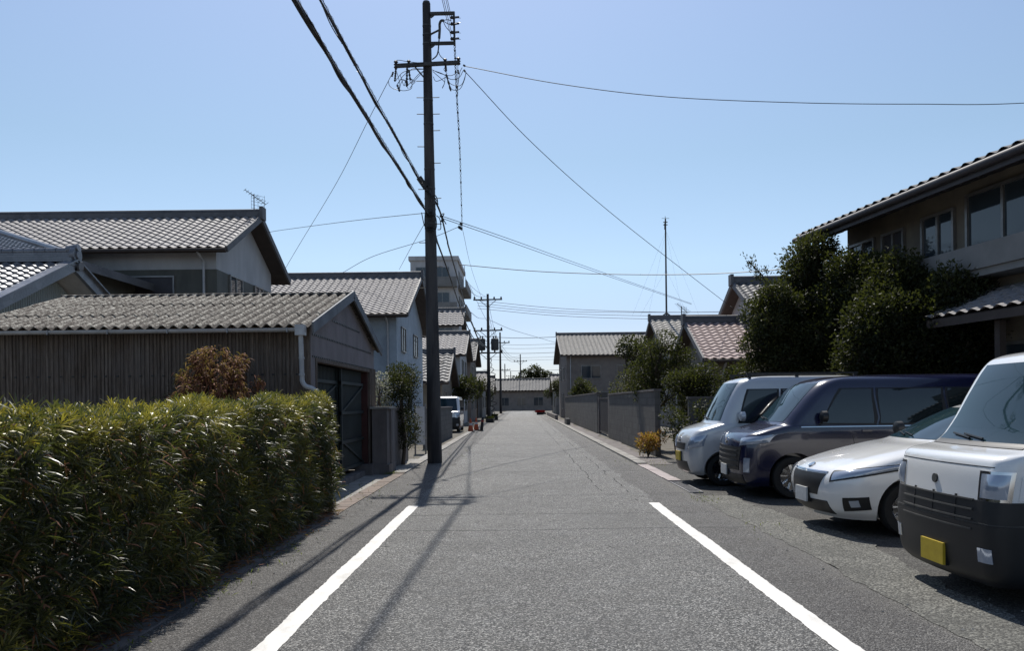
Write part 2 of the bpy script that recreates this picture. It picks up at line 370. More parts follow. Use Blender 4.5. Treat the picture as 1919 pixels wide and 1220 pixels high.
# leaves ------------------------------------------------------------------
def leafmesh(name, pos, dirs, L, W, tint, m, parent=None, droop=.15, blade=True):
    n = len(pos); d = dirs/np.linalg.norm(dirs, axis=1)[:, None]
    rv = rng.normal(size=(n, 3)); rv[:, 2] += 1.2
    s = np.cross(d, rv); s /= np.linalg.norm(s, axis=1)[:, None]+1e-9
    L = np.broadcast_to(L, n)[:, None]; W = np.broadcast_to(W, n)[:, None]; dn = np.array([0, 0, -1.])
    if blade:
        a = pos+d*L*.35+dn*L*droop*.08; b = pos+d*L*.72+dn*L*droop*.5; tip = pos+d*L*.98+dn*L*droop*1.1
        V = np.stack([pos, a-s*W*.5, a+s*W*.5, b-s*W*.42, b+s*W*.42, tip], 1).reshape(-1, 3)
        base = np.arange(n)[:, None]*6
        loops = np.concatenate([base+np.array([[0, 1, 2]]), base+np.array([[1, 3, 4, 2]]), base+np.array([[3, 5, 4]])], 1).ravel()
        tot = np.tile([3, 4, 3], n); per = 6
    else:
        a = pos+d*L*.5
        V = np.stack([pos, a-s*W*.5, pos+d*L, a+s*W*.5], 1).reshape(-1, 3)
        base = np.arange(n)[:, None]*4; loops = (base+np.array([[0, 1, 2, 3]])).ravel(); tot = np.full(n, 4); per = 4
    me = bpy.data.meshes.new(name)
    me.vertices.add(len(V)); me.vertices.foreach_set('co', V.astype(np.float32).ravel())
    me.loops.add(len(loops)); me.loops.foreach_set('vertex_index', loops.astype(np.int32))
    me.polygons.add(len(tot)); st = np.concatenate([[0], np.cumsum(tot)[:-1]])
    me.polygons.foreach_set('loop_start', st.astype(np.int32)); me.polygons.foreach_set('loop_total', tot.astype(np.int32))
    at = me.attributes.new('tint', 'FLOAT', 'POINT'); at.data.foreach_set('value', np.repeat(np.clip(tint, 0, 1), per).astype(np.float32))
    me.update(calc_edges=True)
    return link(name, me, m, parent)

def unit(n):
    v = rng.normal(size=(n, 3)); return v/np.linalg.norm(v, axis=1)[:, None]
def crown(blobs, density, leafL, leafW, m, parent, name='crown', base=.35, blade=False, up=.2):
    "many leaves in the shells of irregular clumps; blobs = (x,y,z,r)"
    pos = []; dirs = []; tint = []
    for (x, y, z, r) in blobs:
        n = int(density*r*r); u = unit(n)
        rad = r*(rng.uniform(.35, 1.08, n)**.6)
        lump = 1+.22*np.sin(u[:, 0]*7+x*3)*np.cos(u[:, 1]*6+z*5)
        p = np.array([x, y, z])+u*(rad*lump)[:, None]*np.array([1, 1, .85])
        pos.append(p); dirs.append(u*.7+rng.normal(size=(n, 3))*.7+np.array([0, 0, up]))
        tint.append(np.clip(base+rng.normal(0, .16)+rng.normal(0, .16, n)+.12*u[:, 2], 0, 1))
    pos = np.concatenate(pos); n = len(pos)
    return leafmesh(name, pos, np.concatenate(dirs), leafL*rng.uniform(.6, 1.3, n), leafW*rng.uniform(.7, 1.2, n), np.concatenate(tint), m, parent, blade=blade)
def tree(name, x, y, h, blobs, label, m, cat='tree', density=2600, leafL=.11, leafW=.05, tr=.09, z0=0, group=None, base=.35, blade=False):
    t = thing(name, (x, y, z0), label, cat, group)
    mb = MB(); top = max(b[2] for b in blobs)
    mb.tube(catmull([(x, y, z0-.05), (x+.05, y+.03, z0+h*.3), (x-.04, y, z0+h*.6), (x+.03, y, top)], 5), [tr*(1-.8*i/15) for i in range(16)], 8)
    for b in blobs:
        s = Vector((x, y, z0+max(.25*h, min(h*.7, b[2]-b[3]*.9-.3))))
        e = Vector(b[:3]); mid = s.lerp(e, .5)+Vector((0, 0, .1))
        mb.tube(catmull([s, mid, e], 4), [tr*.5*(1-.1*i) for i in range(9)], 6)
        for k in range(4):
            q = e+Vector(unit(1)[0])*b[3]*.85; mb.tube([e.lerp(s, .3), e.lerp(q, .5), q], [tr*.22, tr*.14, tr*.06], 5)
    mb.build('trunk', M['bark'], t)
    crown(blobs, density, leafL, leafW, m, t, base=base, blade=blade)
    return t

# ---------------------------------------------------------------- setting
def sheet(name, x0, x1, y0, y1, z, m, nx=1, ny=1):
    mb = MB(); xs = np.linspace(x0, x1, nx+1); ys = np.linspace(y0, y1, ny+1)
    vs = [(x, y, z) for y in ys for x in xs]; k = nx+1
    mb.add(vs, [(j*k+i, j*k+i+1, (j+1)*k+i+1, (j+1)*k+i) for j in range(ny) for i in range(nx)])
    return tag(mb.build(name, m), kind='structure')
sheet('ground', -900, 900, -100, 1800, -.03, M['ground'])
sheet('road', -2.52, 2.78, -14, 190, 0, M['asphalt'])
sheet('parking_lot', 2.60, 12.5, -8, 20.6, -.010, M['lot'])
sheet('path', -3.6, -2.74, 11.45, 22, -.012, M['conc'])

def strip(name, x0, x1, y0, y1, L, m, z=.012, jog=.004, skip=()):
    mb = MB(); y = y0
    while y < y1:
        if not any(a <= y < b for a, b in skip):
            dz = random.uniform(-jog, jog); g = random.uniform(.004, .01); tl = random.uniform(-.006, .006)
            mb.box(x0+tl, x1+tl, y+g, min(y+L, y1)-g, -.12, z+dz)
        y += L
    return tag(mb.build(name, m), kind='structure')
strip('kerb_left', -2.76, -2.50, 9.9, 17.3, .6, M['brick_kerb'])
strip('kerb_left_near', -2.76, -2.50, -2, 9.9, .6, M['conc_dark'], skip=((5.2, 6.3),))
strip('kerb_left_far', -2.76, -2.50, 17.3, 110, .9, M['conc'], z=.03)
strip('kerb_right', 2.74, 2.98, 14.9, 18.9, .62, M['pale_slab'], z=.02)
def ragged(name, xa, xb, y0, y1, z, m, ja=.03, jb=.05):
    n = int((y1-y0)/.06); vs = []; a = b = 0
    for i in range(n+1):
        y = y0+(y1-y0)*i/n; a = a*.85+random.gauss(0, ja*.4); b = b*.9+random.gauss(0, jb*.4); vs += [(xa(y)+a, y, z), (xb(y)+b, y, z)]
    return tag(MB().add(vs, [(2*i, 2*i+1, 2*i+3, 2*i+2) for i in range(n)]).build(name, m), kind='structure')
ragged('lot_apron', lambda y: 2.74+.03*math.sin(y), lambda y: 3.45+.1*math.sin(y*.9), -6, 12.6, .004, M['apron'])
ragged('verge_right', lambda y: 2.95, lambda y: 3.55+.1*math.sin(y*.7), 19, 100, -.004, M['conc_dark'])
strip('kerb_right_far', 2.74, 2.98, 18.9, 110, .9, M['conc'], z=.05)

def paint_line(x0, x1, y0, y1):
    mb = MB(); n = int((y1-y0)/.025); vs = []; oa = ob = 0
    for i in range(n+1):
        y = y0+(y1-y0)*i/n
        oa = oa*.6+random.gauss(0, .0024); ob = ob*.6+random.gauss(0, .0024)
        drift = .0035*math.sin(y*1.7)+.002*math.sin(y*4.3+x0)
        if i == n: oa = ob = 0
        vs += [(x0+oa+drift, y, .004), (x1+ob+drift, y, .004)]
    mb.add(vs, [(2*i, 2*i+1, 2*i+3, 2*i+2) for i in range(n)])
    return tag(mb.build('road_marking', M['paint']), kind='structure')
paint_line(-1.66, -1.505, -6, 11.74)
paint_line(1.868, 2.022, -6, 11.8)

def grate(x0, x1, y0, y1, label, along='x'):
    t = thing('drain_grate', ((x0+x1)/2, (y0+y1)/2, 0), label, 'drain grate', 'steel drain grates in the roadside gutters')
    f = MB(); w = .018
    f.box(x0, x1, y0, y0+w, -.03, .014).box(x0, x1, y1-w, y1, -.03, .014).box(x0, x0+w, y0+w, y1-w, -.03, .0135).box(x1-w, x1, y0+w, y1-w, -.03, .0135)
    f.build('frame', M['steel'], t)
    b = MB(); n = int((y1-y0-.04)/.042)
    for i in range(n): yy = y0+.04+i*.042; b.box(x0+w, x1-w, yy, yy+.012, -.03, .012)
    for k in (.33, .66): xx = x0+(x1-x0)*k; b.box(xx-.004, xx+.004, y0+w, y1-w, -.03, .009)
    b.build('bars', M['steel'], t)
    MB().box(x0-.01, x1+.01, y0-.01, y1+.01, -.2, -.05).build('pit', M['black'], t)
grate(-2.75, -2.5, 5.35, 6.25, 'steel bar drain grate in the gutter at the foot of the near hedge')
grate(2.74, 2.97, 13.05, 14.75, 'steel bar drain grate in the right-hand gutter beside the pale slabs')

# weeds along kerbs
def weeds(name, spots, label):
    pos = []; tint = []
    for (x, y, r, n) in spots:
        p = np.stack([rng.normal(x, r*.4, n), rng.normal(y, r, n), np.full(n, .0)], 1); pos.append(p); tint.append(rng.uniform(.2, .95, n))
    pos = np.concatenate(pos); n = len(pos); d = rng.normal(size=(n, 3))*.7; d[:, 2] = 1
    o = leafmesh(name, pos, d, rng.uniform(.03, .09, n), .008, np.concatenate(tint), M['grass'], droop=.3)
    return tag(o, label, 'weeds', kind='stuff')
weeds('weeds', [(-2.53, 6.6, .3, 160), (-2.55, 8.3, .5, 160), (-2.55, 4.7, .3, 120), (-2.78, 17.3, .15, 200), (-2.95, 13.5, 1., 220), (2.76, 9.3, .5, 25), (2.78, 12.2, .3, 60), (3.02, 19.5, .8, 160), (-2.83, 24, 3., 300)], 'low weeds growing in the gutter joints beside the road')
n_ = 2600; lx = -2.78+abs(rng.normal(0, .13, n_)); ly = rng.uniform(1.5, 11.3, n_)
tag(leafmesh('leaf_litter', np.stack([lx, ly, rng.uniform(.012, .03, n_)], 1), np.concatenate([rng.normal(size=(n_, 2)), rng.normal(0, .12, (n_, 1))], 1), rng.uniform(.04, .1, n_), .011, rng.uniform(0, .9, n_), M['brownleaf'], droop=.02), 'fallen dry leaves scattered along the foot of the hedge', 'leaf litter', kind='stuff')
# soil bed beneath hedge
MB().box(-3.9, -2.77, -1, 11.4, -.1, .02).build('planting_bed', M['soil'])['kind'] = 'structure'

# ---------------------------------------------------------------- hedge
def hedge():
    t = thing('hedge', (-2.95, 6, 0), 'long clipped dark green podocarpus hedge along the left edge of the road', 'hedge')
    x1, x0, y0, y1 = -2.60, -3.45, .6, 11.15
    def top(y): return 1.385+.024*(y-3.8)+.025*math.sin(y*1.9)+.015*math.sin(y*4.7+1)
    P_, N_ = [], []
    def bulge(y, z): return .04*np.sin(y*2.3+1.1*np.sin(z*3))+.035*np.sin(y*5.1+z*4)+.05*np.sin(z*9+y*7)*np.sin(y*11-z*5)+.02
    n = 3300
    y = rng.uniform(y0, y1-.12, n); z = rng.uniform(.03, 1., n)*(1.385+.024*(y-3.8))
    taper = np.where(z < .3, (.3-z)*.25, 0)+np.where(z > 1.34, (z-1.34)*.4, 0)
    P_.append(np.stack([x1+bulge(y, z)-taper-rng.uniform(0, 1, n)**1.2*.22, y, z], 1)); N_.append(np.tile([1, 0, .25], (n, 1)))
    n = 2600
    y = rng.uniform(y0, y1-.08, n); x = rng.uniform(x0, x1, n)
    P_.append(np.stack([x, y, np.array([top(q) for q in y])+.035*np.sin(x*9+y*3)-rng.uniform(0, .09, n)], 1)); N_.append(np.tile([0, 0, 1], (n, 1)))
    n = 900
    x = rng.uniform(x0, x1, n); z = rng.uniform(.03, 1.55, n); yy = y1+bulge(x*2, z)*.8-((x-(x0+x1)/2)/.42)**4*.10-np.where(z > 1.35, (z-1.35)*.4, 0)
    P_.append(np.stack([x, yy-rng.uniform(0, .1, n), z], 1)); N_.append(np.tile([.3, 1, .2], (n, 1)))
    n = 500
    x = rng.uniform(x0, x1, n); z = rng.uniform(.1, 1.5, n)
    P_.append(np.stack([np.full(n, x0)+rng.uniform(0, .1, n), rng.uniform(y0, y1, n), z], 1)); N_.append(np.tile([-1, 0, .3], (n, 1)))
    Pp = np.concatenate(P_); Nn = np.concatenate(N_); ns = len(Pp)
    # shoots: axis leans outward and up; long narrow leaves spiral round it
    ax = Nn+np.array([0, 0, .7])+rng.normal(size=(ns, 3))*np.where(Nn[:, 2:3] > .9, .25, .42); ax /= np.linalg.norm(ax, axis=1)[:, None]
    istop = Nn[:, 2] > .9
    young = (rng.uniform(size=ns) < np.where(istop, .62, np.where(Pp[:, 2] > 1.30, .34, .03)))
    K = 18; pos, dr, ti, Ls, Ws = [], [], [], [], []
    tmp = rng.normal(size=(ns, 3)); e1 = np.cross(ax, tmp); e1 /= np.linalg.norm(e1, axis=1)[:, None]; e2 = np.cross(ax, e1)
    stem = rng.uniform(.05, .12, ns); size = rng.uniform(.65, 1.4, ns)
    clumpt = .32+.22*np.sin(Pp[:, 1]*3.1+Pp[:, 2]*4)+rng.normal(0, .08, ns)
    for k in range(K):
        ph = k*2.399+rng.uniform(0, .5, ns); f = k/K
        sp = np.clip(1.25-.85*f, .15, 2)*rng.uniform(.8, 1.2, ns)
        d = ax*np.cos(sp)[:, None]+(e1*np.cos(ph)[:, None]+e2*np.sin(ph)[:, None])*np.sin(sp)[:, None]
        pos.append(Pp+ax*(stem*(f-.4))[:, None]); dr.append(d)
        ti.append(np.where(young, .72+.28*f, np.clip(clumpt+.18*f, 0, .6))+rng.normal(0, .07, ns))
        Ls.append(.112*size*rng.uniform(.7, 1.15, ns)*np.where(young, .72, 1)); Ws.append(.0092*rng.uniform(.8, 1.25, ns))
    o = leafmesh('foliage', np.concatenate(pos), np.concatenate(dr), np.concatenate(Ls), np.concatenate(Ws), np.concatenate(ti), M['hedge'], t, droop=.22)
    nd = 1500; yd = rng.uniform(y0, y1, nd); zd_ = rng.uniform(.05, 1.4, nd)
    leafmesh('dead_leaves', np.stack([x1+bulge(yd, zd_)-rng.uniform(-.03, .1, nd), yd, zd_], 1), rng.normal(size=(nd, 3))+np.array([.5, 0, -.2]), .11, .011, rng.uniform(.2, 1, nd), M['brownleaf'], t, droop=.4)
    # inner leaves and branches
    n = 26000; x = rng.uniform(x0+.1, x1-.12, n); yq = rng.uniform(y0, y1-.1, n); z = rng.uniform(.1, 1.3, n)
    leafmesh('inner_foliage', np.stack([x, yq, z], 1), rng.normal(size=(n, 3)), .12, .018, rng.uniform(.0, .2, n), M['hedge'], t)  # low tints paint shade into the gaps behind the outer shoots
    mb = MB()
    for i in range(30):
        yy = y0+.2+i*.36; xx = -3.0+random.uniform(-.1, .1)
        mb.tube([(xx, yy, 0), (xx+.03, yy+.05, .6), (xx, yy, 1.2)], [.03, .022, .012], 6)
        for k in range(12):
            zz = random.uniform(.15, 1.2); a = random.uniform(0, 6.3)
            mb.tube([(xx, yy, zz), (xx+.35*math.cos(a), yy+.25*math.sin(a), zz+.2)], [.01, .004], 4)
    mb.build('stems', M['bark'], t)
hedge()

# dry bush
def dry_bush(cx, cy, h, w_, label, n=1500, m='brownleaf', name='dried_bush'):
    t = thing(name, (cx, cy, 0), label, 'shrub')
    mb = MB(); pos = []; dr = []
    for i in range(70):
        a = random.uniform(0, 6.28); rr = w_*random.uniform(.15, 1)*random.uniform(.6, 1); hh = h*(1-.34*(rr/w_)**1.5)*random.uniform(.75, 1.03)
        e = Vector((cx+rr*math.cos(a), cy+rr*math.sin(a)*.8, hh)); s0 = Vector((cx+random.uniform(-.05, .05), cy, .1)); md = s0.lerp(e, .5)+Vector((0, 0, .25))
        pts = catmull([s0, md, e, e+Vector((.08*math.cos(a), .08*math.sin(a), -.06))], 5); mb.tube(pts, [.008*(1-.6*j/len(pts)) for j in range(len(pts))], 4)
        for j in range(n//70):
            q = pts[random.randint(5, len(pts)-1)]; pos.append(q+Vector(rng.normal(size=3)*.03)); dr.append(Vector(rng.normal(size=3))+Vector((math.cos(a)*.7, math.sin(a)*.7, .1)))
    mb.build('stems', M['bark'], t); k = len(pos)
    leafmesh('leaves', np.array(pos), np.array(dr), rng.uniform(.05, .12, k), rng.uniform(.012, .022, k), rng.uniform(0, 1, k), M[m], t, droop=.5)
dry_bush(-4.33, 11.5, 2.3, .8, 'dried reddish brown bush between the hedge and the shed wall', 7500)
dry_bush(-5.05, 11.8, 1.95, .35, 'small bare dark twiggy shrub left of the dried brown bush', 500, 'evergreen', 'shrub')

# ---------------------------------------------------------------- the shed (corrugated roof)
def shed():
    X1, X0, Yn, Yf = -3.28, -8.4, 12.4, 17.9; Ym = (Yn+Yf)/2; ze, zr = 2.73, 3.54
    t = thing('shed', ((X0+X1)/2, Ym, 0), 'weathered timber shed with corrugated fibre cement roof behind the hedge', 'shed')
    # ribbed side wall facing camera
    def rib(a, b):
        k = a % .088; return .018 if k < .05 else (.0 if .058 < k < .080 else .009)
    aa = [];
    a = 0
    while a < X1-X0: aa += [a, a+.05, a+.058, a+.080]; a += .088
    aa = [q for q in aa if q <= X1-X0]
    mb = MB()
    vs = []; 
    def wallgrid(mb, O, A, L, z0, zt, pitch=.062, d=.016, out=None):
        A = Vector(A); q = 0; pts = []
        while q < L:
            j = random.uniform(-.006, .006)
            dd = d*random.uniform(.6, 1.3); pts += [(q, dd), (min(L, q+pitch*.55+j), dd), (min(L, q+pitch*.66+j), 0), (min(L, q+pitch*.9), 0)]; q += pitch*random.choice((.8, 1, 1, 1, 1.25))
        vs = []
        for (p, h) in pts:
            base = Vector(O)+A*p+Vector(out)*h
            vs += [(base.x, base.y, z0), (base.x, base.y, zt(p))]
        mb.add(vs, [(2*i, 2*i+2, 2*i+3, 2*i+1) for i in range(len(pts)-1)])
    wallgrid(mb, (X0, Yn, 0), (1, 0, 0), X1-X0, .05, lambda p: ze, out=(0, -1, 0))
    mb.box(X0, X1-.02, Yn+.01, Yn+.06, .05, ze)                       # backing
    mb.box(X0, X0+.06, Yn+.06, Yf, .05, ze); mb.box(X0, X1, Yf-.06, Yf, .05, ze)
    kf = len(mb.f); nb = mb
    for zz in (1.98, 1.2):
        x = X0+.05
        while x < X1: nb.box(x, x+.035, Yn-.026, Yn-.015, zz-.012, zz+.012); x += .176+random.uniform(-.02, .02)
    side = mb.build('side_wall', M['boards'], t); side.data.materials.append(M['black'])
    for pi, pl in enumerate(side.data.polygons): pl.material_index = int(pi >= kf)
    # gable wall with doorway Y 12.85..17.45
    zd = 2.26; ya, yb = 12.85, 17.35
    def zroof(p):  # p measured from Yn along +Y
        return ze+(zr-ze)*(1-abs(p-(Ym-Yn))/(Ym-Yn))-.02
    gb = MB()
    pts = []; q = 0; L = Yf-Yn; pitch = .076; d = .014
    prof = []
    while q <= L: prof += [(q, d), (min(L, q+.038), d), (min(L, q+.048), 0), (min(L, q+.068), 0)]; q += pitch
    vs = []
    for (p, h) in prof: vs += [(X1+h, Yn+p, zd if ya < Yn+p < yb else .05), (X1+h, Yn+p, zroof(p))]
    fs = []
    for i in range(len(prof)-1):
        y_0, y_1 = Yn+prof[i][0], Yn+prof[i+1][0]
        fs.append((2*i, 2*i+2, 2*i+3, 2*i+1))
    gb.add(vs, fs)
    kf = len(gb.f); nb = gb
    for zz, a, b in ((2.97, 14.0, 16.3), (2.62, 12.6, 17.6), (2.27, 12.6, 17.75)):
        y = a
        while y < b: nb.box(X1+.010, X1+.024, y, y+.075, zz-.014, zz+.014); y += .125
    gable = gb.build('gable_wall', M['mauve'], t); gable.data.materials.append(M['black'])
    for pi, pl in enumerate(gable.data.polygons): pl.material_index = int(pi >= kf)
    # door frame, corner strips
    fr = MB(); fr.box(X1-.10, X1+.03, ya-.07, ya, .05, zd).box(X1-.10, X1+.03, yb, yb+.09, .05, zd); fr.box(X1-.1, X1+.025, ya, yb, zd-.06, zd)
    fr.build('door_frame', M['boards'], t); MB().box(X1-.16, X1-.02, yb-.09, yb-.003, .22, zd-.065).build('door_jamb', M['red_oxide'], t)
    jb = MB()
    y = yb+.10
    while y < Yf-.02: jb.box(X1-.03, X1+.045, y, y+.09, .22, zd+.02); y += .13
    jb.build('jamb_boards', M['boards'], t)
    cs = MB(); cs.box(X1-.02, X1+.035, Yn-.035, Yn+.03, .05, ze-.02); cs.build('corner_post', M['boards'], t)
    # big sliding doors set back
    for k, (y0, y1, xx) in enumerate(((12.9, 15.2, X1-.22), (15.12, 17.33, X1-.15))):
        db = MB(); q = y0; vs = []; prof = []
        while q < y1: prof += [(q, 0), (q+.05, 0), (q+.06, .012), (q+.09, .012)]; q += .1
        for (p, h) in prof: vs += [(xx+h, p, .2), (xx+h, p, zd-.07)]
        db.add(vs, [(2*i, 2*i+2, 2*i+3, 2*i+1) for i in range(len(prof)-1)])
        dd = db.build('door', M['green_door'], t)
        rb = MB()
        for zz in (.25, .78, 1.34, 1.92): rb.box(xx+.016, xx+.05, y0, y1, zz-.03, zz+.03)
        rb.box(xx+.016, xx+.055, y0, y0+.06, .2, zd-.08).box(xx+.016, xx+.055, y1-.06, y1, .2, zd-.08)
        rb.bar((xx+.03, y0+.1, .8), (xx+.03, y1-.1, .28), .03, .04); rb.bar((xx+.03, y0+.1, 1.35), (xx+.03, y1-.1, 1.88), .03, .04)
        rb.build('door_rails', M['green_door'], dd)
    sb = MB().box(X1-.25, X1+.12, yb-.35, Yf+.1, -.05, .22); sb.box(X1-.25, X1-.02, ya, yb-.35, -.05, .10); sb.build('sill', M['conc_dark'], t)
    # roof: three overlapping courses per slope
    for sgn in (1, -1):
        Ye = (Yn-.28) if sgn > 0 else (Yf+.28); run = Ym-Yn+.28; rise = (zr-ze)*run/(Ym-Yn)
        B = Vector((0, sgn*run, rise)); SL = B.length; Bn = B.normalized(); N = Vector((0, -sgn*rise, run)).normalized()
        rb = MB(); pitch = .176; xx = np.arange(X0-.25, X1+.14, pitch/10); nx = len(xx); cn = 3; cl = SL/cn
        O = Vector((0, Ye, ze-.28*(zr-ze)/(Ym-Yn)+.05))
        for c in range(cn):
            off = 0; vs = []
            bs = [c*cl-.06 if c else 0, c*cl+.02, c*cl+cl*.5, (c+1)*cl+(.02 if c < cn-1 else 0)]
            for th in (0, -.012):
                for b in bs:
                    lift = .014*(1-(b-bs[0])/(bs[-1]-bs[0]))+th
                    for x in xx:
                        sheetj = .004*math.sin(math.floor((x-X0)/.95)*5.1+c*2)
                        h = .031*math.sin(2*PI*(x+off)/pitch)+lift+sheetj
                        p = O+Bn*b+N*h; vs.append((x, p.y, p.z))
            m4 = len(bs); fs = []
            for j in range(m4-1):
                for i in range(nx-1):
                    fs.append((j*nx+i, j*nx+i+1, (j+1)*nx+i+1, (j+1)*nx+i)); k = m4*nx; fs.append((k+j*nx+i, k+(j+1)*nx+i, k+(j+1)*nx+i+1, k+j*nx+i+1))
            k = m4*nx
            for i in range(nx-1): fs.append((i, k+i, k+i+1, i+1))
            for j in range(m4-1): fs.append((j*nx+nx-1, k+j*nx+nx-1, k+(j+1)*nx+nx-1, (j+1)*nx+nx-1)); fs.append((j*nx, (j+1)*nx, k+(j+1)*nx, k+j*nx))
            rb.add(vs, fs, True)
        rb.build('roof', M['slate'], t)
        # verge flashing
        vb = MB(); a = Vector((X1+.15, Ye, O.z+.03)); b = a+Bn*SL*.52; c2 = a+Bn*SL*1.0
        vb.bar(a-N*.05, b-N*.05, .03, .17); vb.bar(b-N*.048-Bn*.02, c2-N*.048, .034, .165)
        vb.build('verge_board', M['verge_grey'], t)
        pb = MB(); 
        for x in np.arange(X0, X1+.1, .9): pb.bar((x, Ye+sgn*.05, O.z-.06), (x, Ym, zr-.06), .04, .07)
        pb.build('rafters', M['eave'], t)
    rd = MB(); rd.tube([(X0-.25, Ym, zr+.05), (X1+.14, Ym, zr+.05)], .05, 8); rd.build('ridge_cap', M['slate'], t)
    # gutter & downpipe
    g = MB(); yg = Yn-.33; zg = ze-.115; n = 10; vs = []; xs = np.linspace(X0-.3, X1+.05, 26)
    for x in xs:
        for k in range(n): a = PI+PI*k/(n-1); vs.append((x, yg+.055*math.cos(a), zg+.05+.055*math.sin(a)))
        for k in range(n): a = 2*PI-PI*k/(n-1); vs.append((x, yg+.050*math.cos(a), zg+.05+.050*math.sin(a)))
    m2 = 2*n; g.add(vs, [(i*m2+k, i*m2+(k+1) % m2, (i+1)*m2+(k+1) % m2, (i+1)*m2+k) for i in range(len(xs)-1) for k in range(m2)]+[tuple(range(m2)), tuple(range((len(xs)-1)*m2, len(xs)*m2))], True)
    gt = g.build('gutter', M['gutter'], t)
    for x in np.arange(X0+.4, X1, .9): MB().box(x, x+.02, yg-.062, yg+.062, zg-.012, zg+.055).build('gutter_bracket', M['steel'], gt)
    dp = MB(); xd = X1-.02
    dp.box(xd-.07, xd+.07, yg-.07, yg+.07, zg-.06, zg+.10)
    dp.tube(catmull([(xd, yg, zg-.04), (xd, yg+.02, zg-.3), (xd, yg+.05, 1.95), (xd+.005, yg+.05, 1.86), (xd+.05, yg+.06, 1.79), (xd+.14, yg+.08, 1.755), (xd+.19, yg+.09, 1.70), (xd+.21, yg+.1, 1.6), (xd+.21, yg+.1, .1)], 6), .036, 10)
    for zz in (2.2, 1.95): dp.tube([(xd, yg+.04, zz), (xd, yg+.04, zz+.03)], .044, 12)
    dp.build('downpipe', M['gutter'], t)
    # dark floor and back inside the doorway
    MB().box(X0+.1, X1-.26, Yn+.1, Yf-.1, -.02, .04).build('floor', M['conc_dark'], t)
shed()

# ---------------------------------------------------------------- houses
def tile_slope(mb, O, A, B, LA, LB, pa=.30, pb=.25, ha=.028, hb=.03, res=6):
    na = max(2, int(LA/pa)); aa = np.linspace(0, LA, na*res+1); nb_ = max(1, int(round(LB/pb))); c = LB/nb_; bb = []
    for i in range(nb_): bb += [i*c+.0005, i*c+c*.5, (i+1)*c-.0005]
    ca = LA/na
    mb.grid(O, A, B, aa, bb, lambda a, b: ha*math.sin(2*PI*a/ca)**1+hb*(1-((b % c)/c))+.012)
def window(mb_parent, cx, cy, cz, w_, h_, face, kind='pane'):
    "face: '-y' seen by camera, '+x' or '-x' facing the road"
    f = MB(); p = MB(); t_ = .05
    def bx(mb, a0, a1, b0, b1, d0, d1):
        if face == '-y': mb.box(cx+a0, cx+a1, cy-d1, cy-d0, cz+b0, cz+b1)
        else:
            s = 1 if face == '+x' else -1; mb.box(cx+s*d0, cx+s*d1, cy+a0, cy+a1, cz+b0, cz+b1)
    W2, H2 = w_/2, h_/2
    bx(f, -W2, W2, H2-t_, H2, 0, .07); bx(f, -W2, W2, -H2, -H2+t_, 0, .09); bx(f, -W2, -W2+t_, -H2+t_, H2-t_, 0, .065); bx(f, W2-t_, W2, -H2+t_, H2-t_, 0, .065)
    if kind == 'pane': bx(f, -.025, .025, -H2+t_, H2-t_, 0, .06)
    o = f.build('window', M['frame'], mb_parent)
    bx(p, -W2+t_, W2-t_, -H2+t_, H2-t_, 0.0, .03); p.build('pane' if kind == 'pane' else 'shutter', M['pane'] if kind == 'pane' else M['shutter'], o)
    return o
